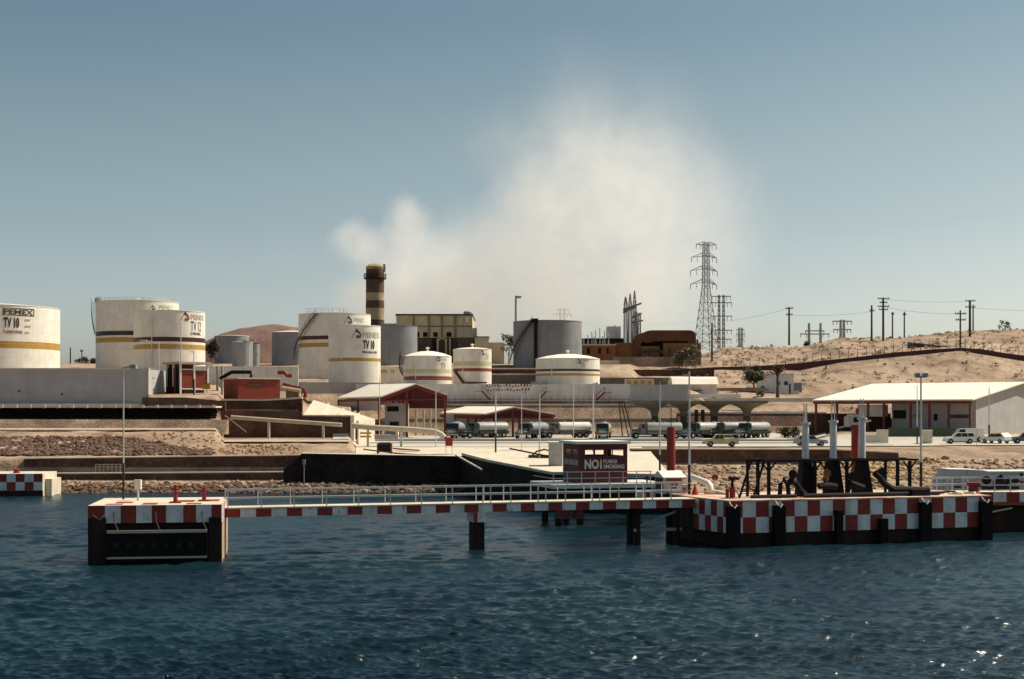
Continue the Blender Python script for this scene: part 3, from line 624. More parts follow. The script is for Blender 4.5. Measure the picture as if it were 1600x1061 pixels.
# hillside fence
fe = thing('wire_fence', 'line of thin fence posts above the long conduit on the hillside', 'fence'); mb = MB()
for k in range(34):
    px = 1130 + k*14; D = 366; z = ground(px, D); mb2 = MB(); mb2.box(X(px,D)-.06, X(px,D)+.06, D, D+.1, z-.3, z+2.3); mb2.build('post', M['wood'], fe)
for h in (1.0, 2.2):
    mb = MB(); mb.path([(X(1130+k*14,366), 366.05, ground(1130+k*14,366)+h) for k in range(34)], .015, 4); mb.build('wire', M['steel'], fe)

# ---------------------------------------------------------------- rubble and rocks (uncountable)
def rocks(name, n, place, m, smin, smax, seed):
    r = random.Random(seed); mb = MB()
    phi = (1+5**.5)/2
    iv = [Vector(v).normalized() for v in ((-1,phi,0),(1,phi,0),(-1,-phi,0),(1,-phi,0),(0,-1,phi),(0,1,phi),(0,-1,-phi),(0,1,-phi),(phi,0,-1),(phi,0,1),(-phi,0,-1),(-phi,0,1))]
    fc = [(0,11,5),(0,5,1),(0,1,7),(0,7,10),(0,10,11),(1,5,9),(5,11,4),(11,10,2),(10,7,6),(7,1,8),(3,9,4),(3,4,2),(3,2,6),(3,6,8),(3,8,9),(4,9,5),(2,4,11),(6,2,10),(8,6,7),(9,8,1)]
    for _ in range(n):
        px, y = place(r); s = r.uniform(smin, smax)*r.uniform(.5, 1); c = Vector((X(px,y), y, ground(px,y)+.1*s))
        rot = Matrix.Rotation(r.uniform(0,6.28), 3, 'Z') @ Matrix.Rotation(r.uniform(-.6,.6), 3, 'X')
        sx = Vector((r.uniform(.7,1.4), r.uniform(.7,1.2), r.uniform(.45,.9)))*s
        mb.add([c + rot @ Vector((v.x*sx.x, v.y*sx.y, v.z*sx.z))*r.uniform(.78,1.12) for v in iv], fc)
    o = mb.build(name, m); tag(o, kind='stuff'); return o
def pl_left(r):
    px = r.uniform(-200, 330); u = r.random()
    return px, 168.5 + 17*(u**1.2)*(1 if px < 200 else max(.25, (340-px)/140))
rocks('rubble_slope', 4600, pl_left, M['rock_dark'], .16, .55, 1)
rocks('rubble_slope', 330, lambda r: (r.uniform(240, 470), r.uniform(168.5, 190)), mat('orange_tan_rubble', (.36,.20,.10), (.28,.17,.10), scale=1), .2, .5, 9)
rocks('shore_rubble', 2600, lambda r: (r.uniform(-200, 760), 155.2 + 4.5*r.random()), M['rock_dark'], .2, .62, 2)
rocks('shore_rubble', 500, lambda r: (r.uniform(60, 740), 157.6 + 4.2*r.random()), M['rock_tan'], .25, .6, 12)
rocks('beach_rocks', 2800, lambda r: (r.uniform(1060, 1800), 131 + 50*r.random()**.8), M['rock_tan'], .14, .55, 3)
rocks('beach_rocks', 260, lambda r: (r.uniform(1270, 1480), r.uniform(150, 184)), mat('ochre_rubble', (.42,.27,.10), (.30,.19,.08), scale=1), .3, .8, 13)

# hillside scrub
def scrub():
    r = random.Random(21); mb = MB()
    for _ in range(1300):
        px = r.uniform(1060, 1900); y = r.choice([r.uniform(268, 360), r.uniform(366, 445), r.uniform(366, 445)])
        if px < 1290 and y < 300: continue
        z = ground(px, y); s = r.uniform(.2, .62)*(1.6 if r.random() < .08 else 1); c = Vector((X(px,y), y, z+.25*s))
        for k in range(12):
            d = Vector((r.gauss(0,.5), r.gauss(0,.5), abs(r.gauss(0,.45))))*s; a = Vector((r.uniform(-1,1), r.uniform(-1,1), r.uniform(-1,1))).normalized()*s*.33; b = a.orthogonal().normalized()*s*.2
            mb.quad(c+d-a-b, c+d+a-b, c+d+a+b, c+d-a+b)
    o = mb.build('scrub', M['scrub'], fix=False); tag(o, kind='stuff')
scrub()
# ================================================================ STORAGE TANKS
def tank(px, rp, ytop, D, zb, m, label, bands=(), roof=None, apex=None, group=None, name='storage_tank', seams=True):
    """bands: (y0, y1, material) in photo rows at the tank's distance"""
    cx = X(px, D); r = rp*D/F; zt = Z(ytop, D)
    t = thing(name, label, 'tank', (cx, D, 0), -math.atan2(cx, D), group)
    t['r'] = r; t['cpx'] = px; t['rp'] = rp; t['D'] = D
    mats = [m]; prof = [(r, zb)]; mis = []
    ev = []
    for y0, y1, bm in sorted(bands, key=lambda b: -b[0]):
        z0, z1 = Z(y1, D), Z(y0, D)
        mats.append(bm); i = len(mats)-1
        prof += [(r, z0), (r+.012, z0), (r+.012, z1), (r, z1)]; mis += [0, 0, i, 0]
    prof.append((r, zt)); mis.append(0)
    MB().lathe(prof, 72, mis).build('shell', mats, t, smooth=True)
    rz = Z(apex, D) if apex else zt+.02*r
    MB().lathe([(r+.07, zt+.003), (r+.07, zt+.13), (r*.66, zt+.13+(rz-zt-.1)*.55), (r*.3, zt+.13+(rz-zt-.1)*.88), (.02, max(rz, zt+.15))], 64).build('roof', roof or M['white_roof'], t, smooth=True)
    if seams:
        mb = MB(); n = max(3, int((zt-zb)/2.3))
        for k in range(1, n):
            z = zb + (zt-zb)*k/n; mb.lathe([(r, z-.02), (r+.02, z), (r, z+.02)], 72)
        mb.build('seam', m, t)
    return t
def th(t, px): return math.asin(max(-.999, min(.999, (px-t['cpx'])/t['rp'])))
def spiral(t, a0, a1, z0, z1, m, w=.8):
    r = t['r']; n = 26; mb = MB(); rail = []; rail2 = []; out = []
    for k in range(n+1):
        a = math.radians(a0+(a1-a0)*k/n); z = z0+(z1-z0)*k/n; s, c = math.sin(a), -math.cos(a)
        mb.beam((s*(r+.05), c*(r+.05), z), (s*(r+w), c*(r+w), z), .35, .06)
        out.append((s*(r+w), c*(r+w), z)); rail.append((s*(r+w), c*(r+w), z+1.05)); rail2.append((s*(r+w), c*(r+w), z+.55))
    for p, q in zip(out, out[1:]): mb.beam(p, q, .08, .3)
    st = mb.build('spiral_stair', m, t)
    mb = MB(); mb.path(rail, .04, 5); mb.path(rail2, .03, 5)
    for k in range(0, n+1, 3): mb.beam(out[k], rail[k], .05)
    mb.build('handrail', m, st)
def toprail(t, a0, a1, z, m, h=1.05, n=10):
    r = t['r']-.1; mb = MB(); P1 = []; P2 = []
    for k in range(n+1):
        a = math.radians(a0+(a1-a0)*k/n); p = (r*math.sin(a), -r*math.cos(a), z); P1.append((p[0],p[1],z+h)); P2.append((p[0],p[1],z+h*.5)); mb.beam(p, P1[-1], .05)
    mb.path(P1, .035, 5); mb.path(P2, .025, 5); mb.build('roof_rail', m, t)
def emblem(t, px0, px1, y0, y1):
    """oil company mark: dark roof point and arc over a red drop, grey sweep at the left"""
    D = t['D']; r = t['r']; a0, a1 = th(t, px0), th(t, px1); W = (a1-a0)*r; H = (y1-y0)*D/F; z0 = Z(y1, D)
    q = lambda pts: [(x*W, y*H) for x, y in pts]
    polys = [(q([(.30,.52),(.50,1.0),(.62,.80),(.60,.58),(.45,.66)]), 0), (q([(.62,.80),(.88,.55),(.97,.30),(.80,.42),(.60,.58)]), 0),
             (q([(.97,.30),(.88,.06),(.70,.0),(.80,.16),(.80,.42)]), 1), (q([(.42,.08),(.70,.0),(.80,.16),(.74,.34),(.50,.30)]), 1),
             (q([(.0,.0),(.12,.34),(.28,.56),(.34,.50),(.18,.26),(.08,.0)]), 2)]
    wrap_polys(polys, a0, z0, r, [M['maroon'], M['red_band'], M['letter_faint']], t)
def tank_text(t, body, px0, px1, y0, y1, m, bold=.0):
    D = t['D']; wrap_text(body, (y1-y0)*D/F, th(t, px0), th(t, px1), Z(y1, D), t['r'], m, t, bold)

W_ = M['white']
t1 = tank(-14, 103, 483, 290, 14.5, W_, 'big white tank cut by the left edge of the photo, with one gold band', [(537, 547.5, M['gold'])], group='white banded fuel tanks', apex=476)
tank_text(t1, 'PEMEX', 4, 46, 489, 496.5, M['letter_dark'], .03)
D_ = 290
fr = MB()
a0, a1 = th(t1, 2.4), th(t1, 47.6); z0, z1 = Z(498.3, D_), Z(487, D_)
for i in range(14):
    u0, u1 = a0+(a1-a0)*i/14, a0+(a1-a0)*(i+1)/14; r_ = t1['r']+.04
    for za, zb2 in ((z0, z0+.16), (z1-.16, z1)): fr.quad((r_*math.sin(u0),-r_*math.cos(u0),za),(r_*math.sin(u1),-r_*math.cos(u1),za),(r_*math.sin(u1),-r_*math.cos(u1),zb2),(r_*math.sin(u0),-r_*math.cos(u0),zb2))
for u in (a0, a1-.012): fr.quad((r_*math.sin(u),-r_*math.cos(u),z0),(r_*math.sin(u+.012),-r_*math.cos(u+.012),z0),(r_*math.sin(u+.012),-r_*math.cos(u+.012),z1),(r_*math.sin(u),-r_*math.cos(u),z1))
fr.build('lettering_frame', M['letter_dark'], t1, fix=False)
tank_text(t1, 'TV 10', 3.2, 26, 501, 517, M['letter_dark'], .05)
tank_text(t1, 'TURBOSINA', 2, 31, 520.3, 525.3, M['letter_red'], .03)
for y, wd in ((503, 8), (512.5, 9), (522, 7)):
    mb = MB(); r_ = t1['r']+.045
    for k in range(3):
        u0 = th(t1, 34+k*wd/3); u1 = th(t1, 34+(k+.75)*wd/3); z0 = Z(y+3, D_); z1 = Z(y, D_)
        mb.quad((r_*math.sin(u0),-r_*math.cos(u0),z0),(r_*math.sin(u1),-r_*math.cos(u1),z0),(r_*math.sin(u1),-r_*math.cos(u1),z1),(r_*math.sin(u0),-r_*math.cos(u0),z1))
    mb.build('faded_lettering', M['letter_faint'], t1, fix=False)

t2 = tank(215, 63, 474, 330, 17.5, W_, 'white tank with black and gold bands, rearmost of the left pair', [(520, 527, M['black_band']), (530, 537.5, M['gold'])], apex=470.5, group='white banded fuel tanks')
spiral(t2, -112, -84, Z(522, 330), Z(474, 330), M['steel'], 1.0); toprail(t2, -95, -60, Z(474, 330), M['steel']); toprail(t2, -60, 60, Z(474,330), M['steel'], .7, 14)
mb = MB(); mb.lathe([(.05, Z(474,330)), (1.0, Z(474,330)), (1.0, Z(468,330)), (.7, Z(466.5,330)), (.05, Z(466,330))], 14, cx=-t2['r']+.8, cy=-.8); mb.build('gauge_hatch', M['steel'], t2, smooth=True)
emblem(t2, 232, 241, 480, 488); tank_text(t2, 'PEMEX', 247, 267, 480, 486, M['letter_faint'])
t3 = tank(265, 54.5, 489, 300, 17, W_, 'white tank with dark brown and gold bands, in front of the left pair', [(529, 536, M['brown_band']), (540, 547.5, M['gold'])], apex=486, group='white banded fuel tanks')
emblem(t3, 281, 295, 489, 504); tank_text(t3, 'PEMEX', 296.5, 316.5, 493.5, 501.5, M['letter_faint'], .03)
tank_text(t3, 'TV 12', 296.5, 312, 504, 519, M['letter_dark'], .0); tank_text(t3, 'DIESEL', 296.5, 312, 521, 525, M['letter_dark'], .02)
t4 = tank(523, 56, 493, 318, 15.5, W_, 'white tank with dark brown and gold bands and a spiral stair', [(527, 533, M['brown_band']), (538, 544.5, M['gold'])], apex=490, group='white banded fuel tanks')
spiral(t4, -88, -26, Z(560, 318), Z(494, 318), M['dark_masonry'], 1.0); toprail(t4, -52, 20, Z(493, 318), M['steel'], 1.1, 12)
emblem(t4, 537, 550, 496, 509); tank_text(t4, 'PEMEX', 553, 567, 499.5, 506.5, M['letter_faint'])
t5 = tank(554, 40.5, 511, 288, 13.5, W_, 'tall white tank with a single thin gold band in front of the chimney', [(560.5, 565.5, M['gold'])], apex=509.5, group='white banded fuel tanks')
emblem(t5, 549, 565, 515, 531); tank_text(t5, 'PEMEX', 566.5, 592, 520.5, 529.5, M['letter_faint'], .03)
tank_text(t5, 'TV 10', 566.5, 584.5, 533, 547, M['letter_dark'], .05); tank_text(t5, 'MAGNA SIN', 566, 588, 549.5, 553.5, M['letter_dark'], .03)
t6 = tank(668, 37.5, 558, 284, 13, W_, 'squat white tank with a pointed roof and a rust red band', [(577.5, 583.5, M['pale_gold']), (588.5, 594.5, M['red_band'])], apex=548.5, group='white banded fuel tanks')
spiral(t6, -120, -66, Z(586, 284), Z(557, 284), M['dark_masonry'], .9)
emblem(t6, 680, 688, 557, 566); tank_text(t6, 'PEMEX', 688.5, 698, 561, 564.5, M['letter_faint']); tank_text(t6, 'TV', 688.5, 696, 567, 577, M['letter_faint'], .03)
t7 = tank(738, 30, 547, 296, 13.5, W_, 'small white tank with pale gold and rust red bands right of the pointed one', [(565.5, 572, M['pale_gold']), (576, 581, M['red_band'])], apex=543, group='white banded fuel tanks')
mb = MB(); mb.beam((-t7['r']*.9, -t7['r']*.6, Z(580,296)), (-t7['r']*.45, -t7['r']-.4, Z(599,296)), .5, .35); mb.beam((-t7['r']*.5, -t7['r']-.3, Z(598.5,296)), (t7['r']*.75, -t7['r']-.3, Z(598.5,296)), .4, .3); mb.build('pipe', M['dark_masonry'], t7)  # dark bar slanting at the lower left, another along the foot
emblem(t7, 748, 757, 548, 556); tank_text(t7, 'TV', 757.5, 763, 553, 564, M['letter_faint'])
t8 = tank(887, 50, 562, 284, 13, W_, 'lowest and widest white tank with dark red and gold bands', [(577.5, 581, M['brown_band']), (584.5, 588, M['gold'])], apex=553, group='white banded fuel tanks')
emblem(t8, 899, 907.5, 561, 570); tank_text(t8, 'PEMEX', 908, 920, 562.5, 566, M['letter_faint'], .03); tank_text(t8, 'TV', 907, 914, 568, 577, M['letter_faint'], .03)
for t in (t1, t2, t3, t4, t5, t6, t7, t8):
    D = t['D']; r_ = t['r']; zt = max(v.co.z for v in [o for o in t.children if o.name.startswith('roof') and 'rail' not in o.name][0].data.vertices)
    MB().lathe([(.22,zt-.3),(.22,zt+.45),(.42,zt+.5),(.42,zt+.62),(.02,zt+.8)], 10).build('roof_vent', M['white'], t)
    if t not in (t2, t4): MB().path([(r_*1.01*math.sin(-.5), -r_*1.012*math.cos(-.5), zt-1.6), (r_*1.02*math.sin(-.5), -r_*1.02*math.cos(-.5), 15.0)], .09, 6).build('standpipe', M['white'], t)
G_ = M['grey_tank']
g1 = tank(612, 40, 511, 350, 19, G_, 'plain dark grey tank partly hidden behind the tall white tank', roof=G_, group='grey steel tanks', apex=509)
g2 = tank(855.5, 53.5, 504, 340, 19, G_, 'large grey tank with a black curved stair and standpipe', roof=G_, group='grey steel tanks', apex=501.5)
spiral(g2, -78, -22, Z(568, 340), Z(504, 340), M['dark_steel'], 1.0)
mb = MB(); a_ = math.radians(-19); r_ = g2['r']+.35; mb.box(r_*math.sin(a_)-.38, r_*math.sin(a_)+.38, -r_*math.cos(a_)-.3, -r_*math.cos(a_)+.3, 18, Z(503,340)); mb.build('standpipe', M['dark_steel'], g2)
mb = MB(); mb.box(r_*math.sin(a_)-1.1, r_*math.sin(a_)+.6, -r_*math.cos(a_)-.4, -r_*math.cos(a_)+1, Z(507,340), Z(501,340)); mb.build('landing', M['dark_steel'], g2)
g3 = tank(455, 30, 520.5, 380, 20, G_, 'grey tank with pale roof under the brown hill', apex=517, group='grey steel tanks')
g4 = tank(362, 26.5, 526, 400, 21, G_, 'wide grey tank behind the pair of silver drums', apex=524, group='grey steel tanks')
g5 = tank(379, 16, 535, 370, 19.5, M['steel'], 'squat silver drum in front of the wide grey tank', roof=M['white_roof'], apex=533.5, group='silver drums', name='storage_drum')
g6 = tank(398.5, 7, 537, 372, 19.5, M['steel'], 'slim silver drum right of the squat one', roof=M['dark_masonry'], apex=536, group='silver drums', name='storage_drum')

# ================================================================ CHIMNEY AND POWER HOUSE
ch_mat = [mat('sooty_brown_chimney_paint', (.12,.062,.040), (.07,.042,.032), scale=.5, rough=.85, streak=.3, c3=(.16,.09,.03)), mat('stained_cream_chimney_paint', (.44,.35,.215), (.28,.215,.13), scale=.4, rough=.85, streak=.4, c3=(.13,.08,.04)), M['dark_masonry']]
cD = 410; cr = 14.2*cD/F; cx = X(586, cD)
chm = thing('chimney', 'tall round chimney banded in brown and stained cream', 'chimney', (cx, cD, 0))
zc = lambda y: Z(y, cD)
edges = [(548, 0), (503, 0), (488, 1), (470, 0), (459, 1), (447, 0), (436, 1)]
ys = [548, 500, 482, 470, 458, 447, 432]; seq = [0, 1, 0, 1, 0, 0]
prof = [(cr*1.0, zc(y)) for y in ys]; prof = [(cr*(1.03-.03*i/6), p[1]) for i, p in enumerate(prof)]
MB().lathe(prof, 40, seq).build('shaft', ch_mat, chm, smooth=True)
MB().lathe([(cr*.98, zc(432)), (cr*.99, zc(421)), (cr*.99, zc(418.5))], 40, [0, 1]).build('crown', ch_mat, chm, smooth=True)
MB().lathe([(cr*.99, zc(418.5)), (cr*1.04, zc(418.4)), (cr*1.04, zc(417)), (cr*.72, zc(413.6)), (cr*.4, zc(412)), (.05, zc(411.6))], 40).build('cap', ch_mat[1], chm, smooth=True)
MB().lathe([(cr*.98, zc(436.5)), (cr*1.24, zc(436)), (cr*1.24, zc(434.6)), (cr*.98, zc(434.5))], 40).build('gallery', M['dark_steel'], chm)
mb = MB(); 
for k in range(22):
    a = 2*PI*k/22; p = Vector((cr*1.22*math.sin(a), -cr*1.22*math.cos(a), zc(434.6))); mb.beam(p, p+Vector((0,0,1.15)), .08)
for h in (.55, 1.1): mb.lathe([(cr*1.21, zc(434.6)+h), (cr*1.24, zc(434.6)+h), (cr*1.24, zc(434.6)+h+.12), (cr*1.21, zc(434.6)+h+.12)], 30)
mb.build('gallery_rail', M['dark_steel'], chm)
mb = MB(); mb.box(cr*.9, cr*1.16, -.6, .1, zc(425), zc(413)); mb.build('lightning_rod', M['steel'], chm)

pD = 385; ph = thing('power_house', 'tan flat roofed power house with square black windows beside the chimney', 'building', (0, pD, 0))
q = lambda px: X(px, pD); zq = lambda y: Z(y, pD)
MB().box(q(619), q(738), 0, 26, zq(527.5), zq(493)).build('wall', M['tan_power'], ph)
MB().box(q(618), q(739), -.25, 26.2, zq(493)+.003, zq(490.5)).build('cornice', M['dark_masonry'], ph)
MB().box(q(617)-.05, q(740), .4, 27, 19, zq(527.5)-.004).build('lower_storey', M['dark_masonry'], ph)
for px in (646.5, 670.5, 690.5, 711.5): MB().box(q(px)-.3, q(px)+.3, -.3, -.002, zq(527), zq(493)).build('pilaster', mat('pilaster_concrete', (.26,.20,.11)), ph)
MB().box(q(619), q(738), -.15, -.002, zq(510.4), zq(509.2)).build('string_course', M['dark_masonry'], ph)
for x0, x1 in ((651, 655.5), (661, 668), (677, 684), (697.5, 705.5)):
    o = MB().box(q(x0), q(x1), -.06, .3, zq(526.5), zq(519)).build('window', M['black'], ph)
    MB().box(q(x0)-.1, q(x1)+.1, -.2, -.07, zq(527.3), zq(526.6)).build('sill', M['tan_power'], o)
for px in (684, 697, 703): MB().box(q(px)-.25, q(px)+.25, 0, .38, 20, zq(529)).build('column', M['tan_power'], ph)
MB().box(q(675), q(681), .2, .39, 20, zq(530)).build('doorway', M['black'], ph)
mb = MB(); mb.path([(q(684), .2, zq(532)), (q(688), .2, zq(529)), (q(693), .2, zq(529)), (q(697), .2, zq(533))], .22, 6); mb.build('arch', M['tan_power'], ph)
o = MB().lathe([(1.2, zq(490.4)), (1.2, zq(485)), (1.0, zq(484)), (.05, zq(483.3))], 16, cx=q(730), cy=6).build('roof_tank', M['steel'], ph, smooth=True)
MB().box(q(728), q(732), -.5, -.01, zq(503), zq(495)).build('wall_vent', M['white'], ph)
MB().box(q(738)+.01, q(745), 1, 8, zq(529), zq(512)).build('side_tower', M['steel'], ph)
an = thing('annex', 'low tan annex stepping down right of the power house', 'building', (0, pD-8, 0))
qa = lambda px: X(px, pD-8); za = lambda y: Z(y, pD-8)
MB().box(qa(742), qa(764), 0, 12, 18, za(527)).build('wall', M['tan_power'], an); MB().box(qa(764)+.01, qa(788), .3, 12, 18, za(535)).build('low_wall', M['tan_power'], an)
MB().box(qa(741.5), qa(764.5), -.2, 12.2, za(527)+.003, za(525.6)).build('coping', M['dark_masonry'], an)
MB().box(qa(715), qa(742)-.01, 1, 10, 18, za(528.2)).build('dark_bay', M['dark_masonry'], an)
o = MB().box(q(598)-1, q(618), 4, 16, 19, zq(504)).build('roof_block', M['grey_wall'], None); o.location = (0, pD, 0); tag(o, 'grey block between the chimney and the tan power house', 'building')

# ================================================================ SWITCHYARD AND GENERATOR
gD = 386; gq = lambda px: X(px, gD); gz = lambda y: Z(y, gD)
ge = thing('generator', 'long rust coloured gas turbine generator with a rounded hood', 'generator', (0, gD, 0))
mb = MB(); hood = [(991,560),(991,531),(994,525),(1000,521),(1006,519.5),(1011,517),(1018,516),(1079,516),(1085,518.5),(1087.5,524),(1088,537),(1076,537),(1074,533),(1026,533),(1010,536),(1004,533),(1001,540),(1001,560)]
mb.prism([(gq(a), gz(b)) for a, b in hood], 0, 5); mb.build('hood', M['rust'], ge)
mb = MB()
for px in range(1018, 1084, 8): mb.box(gq(px)-.07, gq(px)+.07, -.12, -.003, gz(532.5), gz(516.5))
mb.build('hood_rib', M['rust'], ge)
MB().box(gq(1001)+.01, gq(1074), 1.2, 4.4, gz(541), gz(533)).build('turbine', M['dark_steel'], ge)
MB().box(gq(1001.2), gq(1030), -.3, 4.6, 22.4, gz(541)-.004).build('base', M['orange_ochre'], ge); MB().box(gq(1030)+.01, gq(1036), .6, 4.6, 22.4, gz(538)).build('duct', M['black'], ge)
MB().box(gq(1036)+.01, gq(1095), -.3, 4.6, 22.4, gz(536)).build('base', M['orange_ochre'], ge)
for px in (1012, 1044, 1062): MB().box(gq(px), gq(px+4), -.4, -.302, gz(556), gz(544)).build('door', M['dark_masonry'], ge)
for x0, x1 in ((1003,1035),(1037,1094)):
    mb = MB()
    for h_ in (1.0, .5): mb.box(gq(x0), gq(x1), -2.2, -2.14, gz(557)+h_-.03, gz(557)+h_+.03)
    for k in range(9): mb.box(gq(x0)+(gq(x1)-gq(x0))*k/8-.03, gq(x0)+(gq(x1)-gq(x0))*k/8+.03, -2.2, -2.14, gz(557)-.1, gz(557)+1)
    mb.build('guard_rail', M['dark_masonry'], ge)
for px, y0_, y1_ in ((1046,536,529),(1058,536,531),(1070,536,527),(1091,536,530)): MB().cyl((gq(px),1.6,gz(y0_)),(gq(px),1.6,gz(y1_)),.25,n=8).build('exhaust_pipe', M['dark_masonry'], ge)
MB().path([(gq(998),-.6,gz(552)),(gq(1012),-.6,gz(548)),(gq(1032),-.6,gz(548)),(gq(1038),-.6,gz(556))], .28, 8).build('pipe', M['dark_masonry'], ge)
sw_ = thing('switch_house', 'low ochre switch house with a row of insulators on its roof', 'building', (0, gD, 0))
MB().box(gq(909), gq(962), 0, 7, 20, gz(540)).build('wall', M['orange_ochre'], sw_); MB().box(gq(908), gq(963), -.2, 7.2, gz(540)+.003, gz(537.5)).build('roof', M['tan_power'], sw_)
MB().box(gq(962)+.01, gq(991), 1, 7, 20, gz(535)).build('dark_bay', M['orange_ochre'], sw_)
MB().box(gq(909), gq(975), 2, 3, gz(537.4), gz(528)).build('busbar_screen', M['dark_steel'], sw_)
for x0, x1 in ((917, 922), (935, 939), (948, 951)): MB().box(gq(x0), gq(x1), -.05, .2, gz(553), gz(543.5)).build('doorway', M['black'], sw_)
for k, (px, yt) in enumerate(((919, 524), (925, 519), (931, 516), (937.5, 513), (945, 517), (912, 530), (928, 527), (942, 526), (951, 524))):
    mb = MB(); D2 = gD; mb.lathe([(.22, gz(537.4)), (.22, gz(532)), (.12, gz(532)), (.12, gz(yt)), (.28, gz(yt)), (.02, gz(yt-1.2))], 8, cx=gq(px), cy=.8); mb.build('insulator', M['steel'], sw_)
o = MB().box(gq(952), gq(963.4), 9, 14, gz(540), gz(507)).box(gq(965.4), gq(974), 9, 14, gz(540), gz(507)).box(gq(963.4), gq(965.4), 8.6, 14, gz(540), gz(505.5)).build('transformer', M['blue_white'], None); o.location = (0, gD, 0); tag(o, 'pale blue grey transformer housing behind the switch house', 'transformer')

def lattice(mb, p0, p1, w0, w1, n, t=.12):
    """square lattice mast from p0 up to p1"""
    p0 = Vector(p0); p1 = Vector(p1); rings = []
    for k in range(n+1):
        f = k/n; w = w0+(w1-w0)*f; c = p0.lerp(p1, f); rings.append([c+Vector((sx*w/2, sy*w/2, 0)) for sx, sy in ((-1,-1),(1,-1),(1,1),(-1,1))])
    for a, b in zip(rings, rings[1:]):
        for i in range(4):
            j = (i+1) % 4
            mb.beam(a[i], b[i], t*1.35); mb.beam(a[i], b[j], t*.75); mb.beam(a[j], b[i], t*.75); mb.beam(b[i], b[j], t*.75)
sg = thing('switchyard_gantry', 'cluster of pointed lattice masts with crossbeams behind the generator', 'gantry', (0, gD+6, 0))
sq = lambda px: X(px, gD+6); sz = lambda y: Z(y, gD+6)
for px, yt in ((977.5, 464), (984.5, 459), (991.5, 454.5)):
    mb = MB(); lattice(mb, (sq(px), 0, sz(538)), (sq(px), 0, sz(476)), .95, .8, 10, .16); lattice(mb, (sq(px), 0, sz(476)), (sq(px), 0, sz(yt)), .8, .12, 3, .15); mb.build('mast', M['tower_steel'], sg)
for px, yt in ((995, 486), (1000.5, 488)):
    mb = MB(); lattice(mb, (sq(px), 3, sz(538)), (sq(px), 3, sz(yt)), .8, .6, 7, .14); mb.build('mast', M['tower_steel'], sg)
for (x0, y0), (x1, y1) in (((974, 484), (1003, 473)), ((974, 488), (995, 478)), ((988, 496), (1003, 489)), ((988, 504), (1005, 500))):
    mb = MB(); mb.beam((sq(x0), -.5, sz(y0)), (sq(x1), 2.5, sz(y1)), .5, .45); mb.build('crossbeam', M['dark_masonry'], sg)

# ================================================================ PYLONS AND POLES
def pylon(px, ytop, ybase, D, wb, wt, ywaist, arms, label, m, t=.14):
    c = X(px, D); p = thing('pylon', label, 'pylon', (c, D, 0), .35, 'lattice pylons on the skyline')
    s = D/F; mb = MB(); zb, zw, zt = Z(ybase, D), Z(ywaist, D), Z(ytop, D)
    lattice(mb, (0,0,zb-1), (0,0,zw), wb*s, wt*s, 8, t); lattice(mb, (0,0,zw), (0,0,zt), wt*s, wt*s*.8, 7, t); mb.build('tower', m, p)
    for y, l, r, droop in arms:
        z = Z(y, D); mb = MB()
        for sx, L in ((-1, l), (1, r)):
            tip = Vector((sx*L*s, 0, z - droop*s)); w2 = wt*s/2
            for sy in (-1, 1): mb.beam((sx*w2, sy*w2, z), tip, t*1.2); mb.beam((sx*w2, sy*w2, z+1.1), tip, t)
            mb.beam((-w2-.05, 0, z+.02*sx), (w2+.05, 0, z+.02*sx), t); mb.beam((sx*w2,-w2,z),(sx*w2,w2,z),t)
            mb.beam(tip, tip-Vector((0,0,1.6)), t*1.3); mb.beam(tip*.6+Vector((0,0,z*.4)), tip*.6+Vector((0,0,z*.4-1.6)), t)
        mb.build('cross_arm', m, p)
    return p
pylon(1103, 379, 542, 470, 29, 9, 448, [(383, 17, 18, -1), (400, 25, 19, 3), (420, 27, 20, 4), (441, 27, 19, 4)], 'tallest lattice pylon with four pairs of arms', M['tower_steel'], .13)
def hframe(px, ytop, ybase, D, gap, bars, label, m, t):
    c = X(px, D); p = thing('pylon', label, 'pylon', (c, D, 0), 0, 'lattice pylons on the skyline'); s = D/F
    for sx in (-1, 1):
        mb = MB(); lattice(mb, (sx*gap*s/2, 0, Z(ybase, D)-1), (sx*gap*s/2, 0, Z(ytop, D)), .8, .55, 12, t); mb.build('leg', m, p)
    for y, h in bars:
        mb = MB(); z = Z(y, D); mb.beam((-h*s, 0, z), (h*s, 0, z), t*2.2, t*2.2)
        for k in (-.95, -.55, .55, .95): mb.beam((k*h*s, 0, z), (k*h*s, 0, z-1.6), t*1.2)
        mb.build('crossbeam', m, p)
hframe(1127, 461, 541, 500, 7, [(463, 15), (473, 17), (494, 17), (516, 17), (530, 16)], 'twin legged pylon with five crossbeams right of the tallest pylon', M['tower_steel'], .14)
far_steel = mat('haze_paled_steel', (.36,.38,.38), (.32,.34,.34), rough=.7)  # steel coloured paler for the far pylons, standing in for haze
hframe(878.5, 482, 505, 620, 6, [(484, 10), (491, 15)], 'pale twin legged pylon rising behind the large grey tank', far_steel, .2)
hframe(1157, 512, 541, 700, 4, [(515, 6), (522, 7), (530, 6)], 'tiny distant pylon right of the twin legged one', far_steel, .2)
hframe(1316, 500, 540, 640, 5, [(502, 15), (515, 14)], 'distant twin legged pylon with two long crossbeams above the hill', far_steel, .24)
hframe(1273, 505, 540, 660, 18, [(517, 15), (522, 23)], 'distant wide portal pylon above the hill', far_steel, .24)
